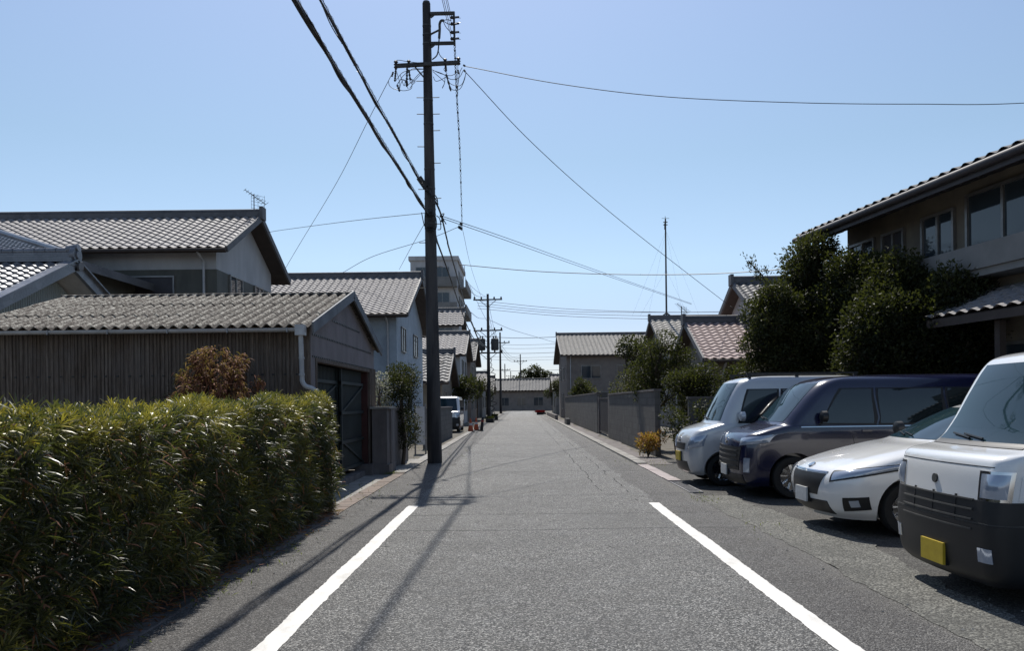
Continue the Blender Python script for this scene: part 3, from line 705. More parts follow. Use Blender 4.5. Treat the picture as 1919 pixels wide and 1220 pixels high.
def house(name, label, x_road, x_back, y0, y1, ze, zr, wall, roof, wins=(), oh=.5, lower=None, cat='house', z0=0, ridge_m=None, pa=.30):
    s = 1 if x_road > x_back else -1
    t = thing(name, ((x_road+x_back)/2, (y0+y1)/2, z0), label, cat)
    xa, xb = min(x_road, x_back), max(x_road, x_back); ym = (y0+y1)/2; k = (zr-ze)/(ym-y0)
    wb = MB().prism([(y0, z0-.05), (y1, z0-.05), (y1, ze), (ym, zr-.08), (y0, ze)], 0, xa, xb); wb.build('wall', wall, t)
    if lower:
        zl, lm = lower; MB().box(xa-.03, xb+.03, y0-.03, y1+.03, z0-.05, zl).build('lower_wall', lm, t)
    xa2, xb2 = xa-oh*.9, xb+oh*.9
    for sg in (1, -1):
        ye = y0-oh if sg > 0 else y1+oh; zee = ze-oh*k; run = ym-ye; LB = math.hypot(run, zr-zee)
        sb = MB(); th = .14
        sb.prism([(ye, zee), (ym, zr), (ym, zr-th), (ye, zee-th)], 0, xa2+.02, xb2-.02)
        sl_ = sb.build('roof', M['eave'], t)
        rb = MB(); tile_slope(rb, (xa2, ye-sg*.03, zee+.0), (1, 0, 0), (0, run, zr-zee), xb2-xa2, LB, pa=pa, pb=pa*.9, ha=pa*.09, hb=pa*.1, res=6 if pa < .4 else 4)
        rb.build('roof_tiles', roof, sl_)
        for xx in (xa2, xb2): MB().bar((xx, ye, zee-.03), (xx, ym, zr-.03), .07, .2).build('verge', ridge_m or M['tile_dark'], sl_)
        MB().tube([(xa2, ye-sg*.08, zee-.06), (xb2, ye-sg*.08, zee-.06)], .06, 8).build('gutter', M['eave'], sl_)
    rg = MB(); rg.box(xa2-.02, xb2+.02, ym-.13, ym+.13, zr-.02, zr+.16); rg.tube([(xa2-.05, ym, zr+.2), (xb2+.05, ym, zr+.2)], .09, 8)
    for xx in (xa2-.04, xb2+.04): rg.box(xx-.06, xx+.06, ym-.2, ym+.2, zr-.1, zr+.34)
    rg.build('ridge', ridge_m or M['tile_dark'], t)
    xd_ = x_road-s*.35; MB().tube([(xd_, y0-oh, ze-oh*k-.1), (xd_, y0-.12, ze-oh*k-.35), (xd_, y0-.12, 0)], .04, 8).build('downpipe', M['gutter'], t)
    for wn in wins:
        fc, a, z, ww, hh = wn[:5]; kd = wn[5] if len(wn) > 5 else 'pane'
        out = .03 if (lower and z < lower[0]) else 0
        if fc == 'cam': window(t, a, y0-out-.002, z, ww, hh, '-y', kd)
        else: window(t, x_road+s*(out+.002), a, z, ww, hh, '+x' if s > 0 else '-x', kd)
    return t

# tiled gable house at far left (detailed tiles)
def tile_house():
    Xg, Yp, zp, k = -11.15, 20.0, 5.12, .45; hw = 4.0; Xb = -22
    t = thing('tiled_house', (-15, Yp, 0), 'old house with glossy dark tiled gable and pale corrugated wall above the shed roof', 'house')
    # wall, corrugated
    def prof(L, pitch=.09):
        q = 0; o = []
        while q < L: o += [(q, 0), (q+.03, 0), (q+.045, .014), (q+.075, .014)]; q += pitch
        return [(min(L, a), b) for a, b in o]
    wb = MB(); vs = []; hwi = hw-.55; pr = prof(2*hwi)
    for (p, h) in pr: y = Yp-hwi+p; vs += [(Xg-.65+h, y, -.05), (Xg-.65+h, y, zp-.22-k*abs(y-Yp))]
    wb.add(vs, [(2*i, 2*i+2, 2*i+3, 2*i+1) for i in range(len(pr)-1)])
    vs = []; pr = prof(-.65+Xg-Xb)
    for (p, h) in pr: vs += [(Xb+p, Yp-hwi-h, -.05), (Xb+p, Yp-hwi-h, zp-.2-k*hwi)]
    wb.add(vs, [(2*i, 2*i+2, 2*i+3, 2*i+1) for i in range(len(pr)-1)])
    wb.build('wall', M['pale_corr'], t)
    for sg in (1, -1):
        ye = Yp-sg*hw; zee = zp-k*hw; LB = math.hypot(hw, zp-zee)
        sb = MB().prism([(ye, zee), (Yp, zp), (Yp, zp-.16), (ye, zee-.16)], 0, Xb, Xg); s_ = sb.build('roof', M['white_trim'], t)
        rb = MB(); tile_slope(rb, (Xb, ye-sg*.04, zee), (1, 0, 0), (0, Yp-ye, zp-zee), Xg-Xb+.02, LB, .27, .235, .028, .04, 8); rb.build('roof_tiles', M['tile'], s_)
        vb = MB(); a = Vector((Xg+.04, ye, zee-.06)); b = Vector((Xg+.04, Yp, zp-.06)); vb.bar(a, b, .09, .26)
        n = 17
        for i in range(n): q = a.lerp(b, (i+.5)/n); vb.obox(q+Vector((.0, 0, .15)), (.13, 0, 0), (b-a)/n*.52, Vector((0, 0, .022)))
        vb.build('verge', M['tile'], s_)
    # ridge stack with end ornament
    rg = MB()
    for i in range(4): rg.box(Xb, Xg+.02-.02*i, Yp-.17+.025*i, Yp+.17-.025*i, zp+.02+.06*i, zp+.072+.06*i)
    rg.tube([(Xb, Yp, zp+.30), (Xg+.02, Yp, zp+.30)], .085, 10)
    for i in range(40): x = Xg-.1-.27*i; rg.tube([(x, Yp, zp+.30), (x-.03, Yp, zp+.30)], .1, 10)
    r_ = rg.build('ridge', M['tile'], t)
    on = MB(); on.tube([(Xg+.02, Yp, zp+.2), (Xg+.14, Yp, zp+.2)], .2, 14); on.tube([(Xg+.14, Yp, zp+.2), (Xg+.18, Yp, zp+.2)], .11, 12)
    on.box(Xg+.02, Xg+.10, Yp-.26, Yp+.26, zp-.08, zp+.1); on.tube([(Xg-.12, Yp, zp+.33), (Xg+.17, Yp, zp+.38)], .1, 10)
    on.tube([(Xg+.05, Yp+.12, zp-.05), (Xg+.16, Yp+.12, zp-.07)], .12, 10)
    on.build('ridge_end_tile', M['tile'], r_)
    # upper hipped roof behind
    O = Vector((Xg-.4, 20.7, 5.42)); sl2 = .33; rb = MB(); D = 7.
    rows = 26; vs = []; fs = []
    for j in range(rows):
        for e in (0, 1):
            b = D*(j+e)/rows; lift = .05*(1-e)
            nseg = 150
            for i in range(nseg+1):
                x = O.x-b-(11-b)*i/nseg if b < 11 else O.x
                vs.append((x, O.y+b, O.z+sl2*b+lift+.03*math.sin(2*PI*x/.27)))
    n1 = 151
    for r_i in range(rows*2-1):
        for i in range(n1-1): fs.append((r_i*n1+i, r_i*n1+i+1, (r_i+1)*n1+i+1, (r_i+1)*n1+i))
    rb.add(vs, fs, True)
    up = MB().add([O+Vector(q) for q in ((0, 0, -.02), (-11, 0, -.02), (-11, D, sl2*D-.02), (-D, D, sl2*D-.02), (0, 0, -.2), (-11, 0, -.2), (-11, D, sl2*D-.2), (-D, D, sl2*D-.2))], [(0, 1, 2, 3), (7, 6, 5, 4), (0, 4, 5, 1), (1, 5, 6, 2), (2, 6, 7, 3), (3, 7, 4, 0)])
    up.add([O+Vector(q) for q in ((0, 0, -.02), (-D, D, sl2*D-.02), (0, 2*D, -.02), (0, 0, -.25), (0, 2*D, -.25))], [(0, 2, 1), (0, 3, 4, 2)])
    u_ = up.build('upper_roof', M['tile_dark'], t); rb.build('upper_tiles', M['tile'], u_)
    hp = MB(); hp.tube([O+Vector((0, 0, .05)), O+Vector((-D, D, sl2*D+.08))], .09, 8); hp.build('hip_ridge', M['tile'], u_)
    MB().box(-22, O.x-.6, O.y+.6, O.y+2*D-1, 3, O.z+.1).build('upper_wall', M['olive_wall'], t)
tile_house()

big = house('two_storey_house', 'long two storey house with grey tiled roof and aerial left of the near pole', -9.6, -27, 25.4, 31.0, 6.72, 8.15, M['white_wall'], M['tile_grey'],
      [('cam', -12.2, 5.15, 2.6, 1.0, 'shutter'), ('cam', -17, 5.15, 2.6, 1.0), ('road', 27.0, 5.3, 1.2, 1.1), ('road', 29.3, 5.3, .9, 1.1), ('cam', -21, 5.15, 1.7, 1)], .62, lower=(5.85, M['olive_wall']))
def aerial(p, h, label, s=1.):
    t = thing('television_aerial', p, label, 'aerial'); x, y, z = p
    MB().tube([(x, y, z), (x, y, z+h)], .018*s, 6).build('mast', M['pole_metal'], t)
    b = MB(); a0 = Vector((x-.25*s, y-.2*s, z+h+.12*s)); a1 = Vector((x+.35*s, y+.2*s, z+h-.30*s)); b.tube([a0, a1], .012*s, 5)
    pr = (a1-a0).cross(Vector((0, 0, 1))).normalized()
    for i in range(9): q = a0.lerp(a1, i/8); L = .16*s+.02*i*s; b.tube([q-pr*L, q+pr*L], .007*s, 4)
    b.build('boom', M['pole_metal'], t)
    g = MB()
    for i in range(5): zz = z+h-.52*s+i*.12*s; g.tube([(x-.02, y-.22*s, zz), (x+.3*s, y+.22*s, zz)], .006*s, 4)
    for i in range(3): q = i/2; xx = x-.02+.32*s*q; yy = y-.22*s+.44*s*q; g.tube([(xx, yy, z+h-.55*s), (xx, yy, z+h)], .006*s, 4)
    g.build('reflector', M['pole_metal'], t)
aerial((-9.3, 28.2, 8.4), .55, 'television aerial on the ridge end of the long two storey house', 1.0)

house('blue_house', 'blue grey house with dark ridge and grey roof directly behind the shed and pole', -5.1, -19, 33.2, 42, 5.45, 7.45, M['blue_wall'], M['tile_grey'],
      [('cam', -7.2, 4.3, 1.7, 1.1), ('cam', -10.5, 4.3, 1.7, 1.1), ('road', 35, 4.3, 1.2, 1.1), ('road', 39, 4.3, 1.4, 1.1), ('cam', -6.8, 1.9, 1.8, 1.9), ('road', 36.5, 1.7, 1.6, 1.8)], .6)
for i, (lab, xr, xb, a, b, ze, zr, wl, rf) in enumerate((
        ('low tan house with grey roof on the left beyond the blue house', -4.6, -11, 47, 54, 3.0, 4.7, 'tan_wall', 'tile_dark'),
        ('white two storey house on the left behind the parked white van', -4.3, -11, 57.5, 65, 5.2, 6.8, 'white_wall', 'tile_grey'),
        ('brown two storey house on the left beside the transformer pole', -4.2, -12, 68, 77, 5.3, 7.1, 'brown_wall', 'tile_dark'),
        ('low grey house on the left beyond the transformer pole', -4.0, -11, 84, 93, 3.1, 4.8, 'grey_wall', 'tile_grey'),
        ('small tan house near the far left end of the road', -3.9, -10, 104, 114, 3.1, 5.0, 'tan_wall', 'tile_dark'))):
    house('far_house', lab, xr, xb, a, b, ze, zr, M[wl], M[rf], [('road', a+2, 1.6, 1.6, 1.3), ('road', b-2, 1.6, 1.4, 1.3), ('cam', xr-2, ze-1.2, 1.5, 1.1)]+([('road', a+2.5, 4.2, 1.4, 1.1), ('road', b-2, 4.2, 1.2, 1.1)] if ze > 4 else []), .5, pa=.5)
def apartment():
    x0, x1, y0, y1, H = -13, -7.4, 96, 108, 18.7
    t = thing('apartment_block', (-10, 102, 0), 'slim pale six storey apartment block far away just right of the near pole', 'building')
    MB().box(x0, x1, y0, y1, 0, H).box(x0-.2, x1+.2, y0-.2, y1+.2, H+.003, H+.5).build('wall', M['white_wall'], t)
    for i in range(6):
        z = .2+i*3.05
        b = MB().box(x0+.3, x1+.02, y0-1.1, y0-.01, z+.0, z+.18).box(x0+.3, x1+.02, y0-1.12, y0-1.0, z+.18, z+1.15); b.build('balcony', M['grey_wall'], t)
        b = MB().box(x1+.01, x1+1.0, y0+1, y1-1, z, z+.18).box(x1+.9, x1+1.02, y0+1, y1-1, z+.18, z+1.1); b.build('balcony', M['grey_wall'], t)
        for xx in (x0+1.5, x0+3.8): window(t, xx, y0-.002, z+1.5, 1.7, 1.9, '-y')
        for yy in (y0+3, y0+6, y0+9): window(t, x1+.002, yy, z+1.4, 1.4, 1.9, '+x')
apartment()
house('far_house', 'pale three storey house rising behind the white two storey house on the left', -6.0, -12, 79.5, 83.5, 9.6, 11.0, M['white_wall'], M['tile_grey'], [('cam', -7.4, 8.4, 1.6, 1.3), ('cam', -9.6, 8.4, 1.6, 1.3), ('road', 81.5, 7.8, 1.4, 1.3), ('road', 81.5, 4.6, 1.4, 1.3)], .5, pa=.5)
# right side
house('beige_house', 'two storey beige roofed house on the right far down the road', 4.2, 12.5, 72, 86, 5.9, 8.1, M['brown_wall'], M['tile_beige'],
      [('cam', 6.4, 4.2, 1.8, 1.2), ('cam', 9.6, 4.2, 1.8, 1.2), ('cam', 7, 1.6, 2.4, 1.6), ('road', 76, 4.2, 1.4, 1.2), ('road', 81, 4.2, 1.4, 1.2), ('road', 78, 1.6, 1.8, 1.5)], .6, pa=.4)
house('far_house', 'low grey roofed house on the right at the far end of the road', 4.4, 12, 98, 108, 3.2, 4.9, M['grey_wall'], M['tile_grey'], [('road', 102, 1.5, 1.6, 1.4)], .5, pa=.5)
house('far_house', 'grey house with pale roof behind the mast right of the road', 8.6, 17, 46, 54, 4.6, 6.6, M['grey_wall'], M['tile_beige'], [('cam', 11, 3.3, 1.6, 1.1), ('road', 49, 3.3, 1.6, 1.1), ('cam', 13.8, 3.3, 1.6, 1.1)], .5, pa=.4)
house('low_house', 'single storey house with pink tiled roof between garden trees on the right', 6.9, 9.3, 28.6, 34.0, 3.2, 4.55, M['tan_wall'], M['tile_pink'], [('cam', 7.9, 1.7, 1.4, 1.2)], .5)
house('gabled_house', 'taller dark roofed house with pale mauve gable behind the pink roof', 9.0, 18, 29.4, 34.8, 4.85, 6.2, M['white_wall'], M['tile_dark'], [('cam', 11, 3.6, 1.7, 1.1), ('road', 32, 4.1, 1.0, .9)], .5)
house('end_house', 'wide low house with dark roof closing the far end of the road', -7, 16, 150, 158, 4.1, 5.9, M['brown_wall'], M['tile_dark'], [('cam', -3+i*3.2, 1.7, 1.8, 1.6) for i in range(6)], .7, pa=.6)
# hidden ground storey block across the end
def long_house():
    # two-storey house, long side faces the car park, slightly turned
    rz = R(8.7); t = thing('large_house', (9.0, 14.3, 0), 'large dark two storey house with deep eaves behind the parked cars', 'house', rz=rz)
    # local frame: +y runs away from camera along the wall, wall plane x=0, house at x>0
    def B(name, mt, mb, par=None): return mb.build(name, mt, par or t, local=True)
    y0, y1 = -9.0, 5.6
    wl = B('wall', M['tan_wall'], MB().prism([(0, 0), (7, 0), (7, 5.8), (3.5, 7.1), (0, 5.8)], 1, y0, y1))
    # main roof with deep eave
    rb = MB().prism([(-.95, 5.62), (3.5, 7.35), (7.95, 5.62), (7.95, 5.46), (3.5, 7.18), (-.95, 5.46)], 1, y0-.8, y1+.7)
    rf = B('roof', M['eave'], rb)
    tb = MB(); tile_slope(tb, (-.98, y1+.72, 5.64), (0, -1, 0), (4.48, 0, 1.73), y1-y0+1.5, math.hypot(4.48, 1.73)); B('roof_tiles', M['tile_dark'], tb, rf)
    B('gutter', M['shutter'], MB().tube([(-1.03, y0-.8, 5.54), (-1.03, y1+.7, 5.54)], .075, 10).box(-.975, -.952, y0-.8, y1+.7, 5.38, 5.66), rf)
    rr = MB()
    for y in np.arange(y0-.5, y1+.6, .45): rr.bar((-.9, y, 5.42), (0, y, 5.72), .05, .08)
    B('rafters', M['shutter'], rr, rf)
    # pent roof between storeys
    pb = MB().prism([(-1.25, 2.95), (-.004, 3.5), (-.004, 3.36), (-1.25, 2.8)], 1, y0-.3, .9)
    pf = B('pent_roof', M['eave'], pb)
    tb = MB(); tile_slope(tb, (-1.28, .92, 2.97), (0, -1, 0), (1.26, 0, .555), .9-y0+.3, math.hypot(1.26, .555), .3, .22); B('pent_tiles', M['tile_grey'], tb, pf)
    for y in np.arange(y0+.2, .9, 2.7): B('post', M['eave'], MB().box(-1.05, -.93, y, y+.12, 0, 2.8))
    # upper windows and balcony band
    B('balcony', M['grey_wall'], MB().box(-.55, -.003, y0, y1-2.5, 3.72, 3.85).box(-.6, -.52, y0, y1-2.5, 3.852, 4.3))
    for (yc, z, ww, hh, kd) in ((4.9, 4.75, .9, .9, 0), (3.7, 4.75, .7, .9, 1), (2.2, 4.75, .9, 1.0, 0), (.4, 4.8, 1.8, 1.2, 0), (-1.9, 4.8, 1.8, 1.2, 1), (-4.3, 4.8, 1.8, 1.2, 0), (.4, 1.5, 2.4, 1.9, 0), (-3.5, 1.5, 2.4, 1.9, 0), (4, 1.6, 1.6, 1.2, 0)):
        f = MB(); f.box(-.08, -.003, yc-ww/2-.06, yc+ww/2+.06, z+hh/2, z+hh/2+.06).box(-.1, -.003, yc-ww/2-.06, yc+ww/2+.06, z-hh/2-.06, z-hh/2)
        f.box(-.078, -.003, yc-ww/2-.06, yc-ww/2, z-hh/2, z+hh/2).box(-.078, -.003, yc+ww/2, yc+ww/2+.06, z-hh/2, z+hh/2).box(-.07, -.003, yc-.03, yc+.03, z-hh/2, z+hh/2)
        o = B('window', M['frame'], f); B('pane', M['pane'] if not kd else M['shutter'], MB().box(-.03, -.004, yc-ww/2, yc+ww/2, z-hh/2, z+hh/2), o)
long_house()

# walls and gates
def wall_obj(name, label, cat, x0, x1, y0, y1, z1, m, cap=True):
    t = thing(name, ((x0+x1)/2, (y0+y1)/2, 0), label, cat)
    MB().box(x0, x1, y0, y1, -.05, z1).build('panel' if cat != 'wall' else 'blocks', m, t)
    if cap: MB().box(x0-.03, x1+.03, y0-.03, y1+.03, z1+.001, z1+.06).build('coping', M['conc_dark'], t)
    return t
wall_obj('block_wall', 'grey concrete block wall along the right beside the orange shrub', 'wall', 3.7, 3.85, 22, 33.5, 1.78, M['block'])
wall_obj('garden_wall', 'grey mortar garden wall on the right beyond the dark gate', 'wall', 3.7, 3.85, 38.5, 66, 1.9, M['block'])
def gate(label, x, y0, y1, h):
    t = thing('gate', (x, (y0+y1)/2, 0), label, 'gate'); f = MB()
    f.box(x, x+.12, y0, y0+.3, 0, h).box(x, x+.12, y1-.3, y1, 0, h).build('post', M['conc_dark'], t)
    b = MB().box(x+.03, x+.08, y0+.3, y1-.3, h-.12, h-.06).box(x+.03, x+.08, y0+.3, y1-.3, .08, .14)
    y = y0+.35
    while y < y1-.3: b.box(x+.04, x+.07, y, y+.09, .14, h-.12); y += .13
    b.build('gate_panel', M['shutter'], t)
gate('dark slatted gate between the two grey walls on the right', 3.72, 33.7, 38.3, 1.75)
wall_obj('low_wall', 'low concrete kerb wall on the right edge of the road far away', 'wall', 2.95, 3.2, 68, 90, .42, M['conc_dark'], False)
wall_obj('low_wall', 'short dark concrete block on the right verge before the low kerb wall', 'wall', 3.05, 3.3, 53, 55.5, .4, M['block'], False)
wall_obj('back_wall', 'grey block wall behind the parked silver wagon', 'wall', 4.4, 10.8, 20.9, 21.05, 1.55, M['block'])
# gate pillar at shed
t = thing('gate_pillar', (-3.0, 17.4, 0), 'stained concrete gate pillar at the far corner of the shed', 'pillar')
MB().box(-3.20, -2.88, 17.25, 17.6, -.05, 1.40).box(-3.12, -2.84, 17.6, 18.1, -.05, 1.40).build('column', M['conc_dark'], t)
MB().box(-3.24, -2.82, 17.21, 18.14, 1.402, 1.45).build('cap', M['conc'], t); MB().box(-3.25, -2.83, 17.2, 18.12, -.05, .2).build('base', M['conc_dark'], t)
wall_obj('boundary_wall', 'dark boundary wall running from the gate pillar to the near pole', 'wall', -3.15, -3.02, 18.15, 21.5, 1.35, M['conc_dark'])
t = thing('white_gatepost_board', (-2.95, 24.6, 0), 'white upright panel gate behind the near utility pole', 'gate')
MB().box(-3.2, -2.92, 24.4, 24.5, .25, 1.42).build('panel', M['white_trim'], t); MB().box(-3.24, -3.2, 24.4, 24.48, -.05, 1.5).box(-2.92, -2.88, 24.4, 24.48, -.05, 1.5).build('post', M['steel'], t)
wall_obj('block_wall', 'grey block wall on the left in front of the blue house', 'wall', -3.3, -3.15, 27, 37, 1.3, M['block'])

# ---------------------------------------------------------------- trees and shrubs
def blobs(cx, cy, cz, rx, ry, rz, n, r):
    out = []
    for i in range(n):
        u = unit(1)[0]*(random.random()**.4); out.append((cx+u[0]*rx, cy+u[1]*ry, cz+u[2]*rz, r*random.uniform(.65, 1.2)))
    return out
# garden trees on the right (behind cars)
def pt(u, v, Y): p = P(u, v, Y); return p.x, p.z
def mass(name, u, Y, vs, ru, label, m='evergreen', dens=3200, base=.3, r=.5, n=16, flat=.6):
    x = P(u, 600, Y).x; zt = P(u, vs[0], Y).z; zb = P(u, vs[1], Y).z; rx = ru/F*Y
    bl = []
    for i in range(n):
        f = (i+.5)/n; z = zb+(zt-zb-r*.7)*f; wdt = rx*math.sqrt(max(.12, 1-abs(2*f-.75)**2.4/1.6)); a = i*2.4
        bl.append((x+math.cos(a)*wdt*.75, Y+math.sin(a)*flat*.6, z, r*random.uniform(.75, 1.15)))
        bl.append((x+math.cos(a+2.6)*wdt*.45, Y+math.sin(a+2.6)*flat*.5, z+.1, r*random.uniform(.75, 1.1)))
    return tree(name, x, Y, zt, bl, label, M[m], density=dens*1.6, base=base, leafL=.09, leafW=.042)
mass('evergreen_tree', 1525, 19.3, (438, 700), 62, 'tall cloud-pruned evergreen tree at the left corner of the large house', r=.46)
mass('evergreen_tree', 1455, 18.5, (530, 705), 55, 'dense round evergreen tree in front of the mauve gable', base=.4, r=.42, n=12)
mass('evergreen_tree', 1600, 18.0, (474, 700), 78, 'dark evergreen tree between the tall pruned tree and the bushy one', base=.28, n=13)
mass('evergreen_tree', 1645, 17.2, (478, 700), 50, 'narrow evergreen squeezed between the two broad garden trees', base=.3, n=12, r=.44)
mass('evergreen_tree', 1700, 16.4, (482, 700), 88, 'broad bushy evergreen in front of the large house behind the navy minivan', base=.3, n=17, r=.52)
mass('evergreen_tree', 1780, 15.3, (505, 700), 66, 'low dark evergreen under the lower roof of the large house', base=.15, n=12, r=.48)
mass('evergreen_tree', 1655, 15.9, (555, 705), 70, 'low bushy evergreen just behind the roof of the navy minivan', base=.22, n=11, r=.45)
# slim branch against sky
p = P(1440, 540, 19.8); q = P(1402, 488, 19.8)
t = thing('sapling', (p.x, 19.8, 0), 'thin leafy branch sticking up into the sky left of the tall pruned tree', 'tree')
m1 = MB(); m1.tube(catmull([(p.x+.35, 19.8, 0), (p.x+.25, 19.8, 2.5), tuple(p), tuple(q)], 6), [.03*(1-.035*i) for i in range(19)], 6); m1.tube([p, P(1437, 505, 19.8)], [.01, .005], 4); m1.tube([p.lerp(q, .1), P(1419, 520, 19.8)], [.01, .005], 4); m1.build('trunk', M['bark'], t)
cl = []
for k in range(150):
    f = random.random()**.6; c_ = p.lerp(q, f); cl.append(c_+Vector(rng.normal(size=3)*.06*(.4+f)))
for k in range(40): cl.append(P(1437, 507, 19.8)+Vector(rng.normal(size=3)*.045)); cl.append(P(1420, 519, 19.8)+Vector(rng.normal(size=3)*.04))
n_ = len(cl); leafmesh('crown', np.array(cl), rng.normal(size=(n_, 3))+np.array([-.5, 0, .8]), rng.uniform(.07, .12, n_), .03, rng.uniform(0, .6, n_), M['evergreen'], t, blade=False)
# shrubs by block wall
x, z = pt(1235, 700, 24.5)
tree('garden_tree', x, 25.5, 3.3, [(x+.3, 25.5, 2.9, .5), (x-.3, 25.5, 2.1, .5), (x+.9, 25.5, 2.9, .4), (x-.1, 25.5, 3.1, .4), (x+.45, 25.5, 3.4, .45), (x-.45, 25.5, 2.5, .45), (x+.2, 25.4, 2.4, .55), (x+.8, 25.5, 2.5, .55), (x-.2, 25.3, 1.8, .5), (x+.5, 25.3, 1.7, .55), (x+1.1, 25.4, 1.9, .5)], 'loose olive green garden tree rising over the block wall', M['olive'], density=3400, leafL=.09, leafW=.04)
x, z = pt(1305, 700, 22.5)
tree('garden_tree', x, 22.8, 2.7, blobs(x, 22.8, 1.75, .7, .4, .8, 15, .40), 'olive garden tree left of the silver wagon roof', M['olive'], density=3600, leafL=.09, leafW=.04, base=.28)
x, z = pt(1385, 700, 21.8)
tree('garden_tree', x, 22, 2.3, blobs(x, 22, 1.75, .8, .4, .6, 14, .42), 'dark garden tree rising behind the silver wagon', M['olive'], density=3600, leafL=.09, leafW=.04, base=.2)
x, z = pt(1190, 640, 42)
tree('garden_tree', 5.6, 42, 4.5, blobs(6.3, 42, 3.6, 1.2, .9, 1.6, 12, .6), 'dark garden tree beside the beige roofed house', M['evergreen'], density=1300, leafL=.16, leafW=.08)
tree('garden_tree', 5.0, 36.5, 2.5, blobs(5.0, 36.5, 2.0, 1.1, .7, .6, 8, .45), 'yellow green clipped tree above the dark gate', M['olive'], density=1300, base=.75)
x, z = pt(1212, 815, 22.5)
def shrub(cx, cy, h, r, label, m, base=.5, n=6, density=2600, L=.09, name='shrub', group=None):
    t = thing(name, (cx, cy, 0), label, 'shrub', group); bl = blobs(cx, cy, h*.55, r*.7, r*.6, h*.32, n, min(r, h)*.45)
    mb = MB()
    for b in bl: mb.tube([(cx, cy, 0), ((cx+b[0])/2, (cy+b[1])/2, b[2]*.6), b[:3]], [.02, .014, .006], 5)
    mb.build('stems', M['bark'], t); crown(bl, density, L, L*.45, m, t, base=base, name='foliage')
shrub(3.45, 21.7, .75, .5, 'orange leaved shrub at the foot of the block wall', M['orangeleaf'], .6, 7)
shrub(3.95, 20.3, 1.5, .55, 'dark green shrub beside the nose of the silver wagon', M['evergreen'], .3, 8)
shrub(4.6, 19.6, 1.8, .6, 'tall dark shrub behind the silver wagon bonnet', M['evergreen'], .25, 9)
# left trimmed tree beyond gate pillar
tree('trimmed_tree', -2.95, 20.0, 2.3, [(-3.0, 20.0, 2.25, .34), (-2.95, 20.1, 1.95, .42), (-3.0, 19.8, 1.55, .45), (-2.95, 20.2, 1.05, .42), (-2.9, 20.0, .7, .4), (-3.05, 19.5, 1.95, .4), (-2.9, 20.4, 2.2, .34)], 'small trimmed evergreen above the dark wall beside the near pole', M['evergreen'], density=9000, leafL=.06, leafW=.028, tr=.05, base=.3)
tree('blossom_tree', -3.35, 19.0, 2.1, [(-3.3, 19.0, 2.1, .2), (-3.28, 19.0, 1.85, .22), (-3.3, 19.1, 1.6, .2), (-3.42, 19.0, 1.95, .2)], 'small white blossoming tree peeping past the far edge of the shed', M['blossom'], density=3800, leafL=.045, leafW=.04, tr=.03, base=.5)
# far trees
tree('far_tree', 2.2, 176, 8, [(1.2, 176, 7.6, 1.3), (3.2, 176, 8.4, 1.4), (4.6, 176, 7.4, 1.4), (6.2, 176, 6.9, 1.4), (-.8, 176, 6.2, 1.2), (7.8, 176, 6.6, 1.2), (2.5, 176, 6.4, 1.6), (-2.6, 176, 5.8, 1.)], 'dark spreading tree above the end house roof', M['evergreen'], density=260, leafL=.5, leafW=.28, tr=.3, base=.2)
for i, (x, y, h, m_, lb) in enumerate(((-4.2, 55.5, 3.6, 'olive', 'olive street-side tree on the left beyond the tan house'), (-4.4, 80.5, 4.2, 'evergreen', 'dark tree on the left between the brown and grey houses'), (-4.6, 98.5, 3.6, 'evergreen', 'dark tree on the left before the far tan house'), (5.0, 93, 4.4, 'evergreen', 'dark tree on the right beyond the beige roofed house'), (5.2, 67.5, 3.4, 'olive', 'olive tree on the right in front of the beige roofed house'), (4.9, 120, 4.6, 'evergreen', 'dark tree at the far right end of the road'), (-5.2, 124, 4.8, 'evergreen', 'dark tree at the far left end of the road'))):
    tree('far_tree', x, y, h, blobs(x, y, h*.72, 1.0, .9, h*.2, 7, .75), lb, M[m_], density=700, leafL=.2, leafW=.1, tr=.12)

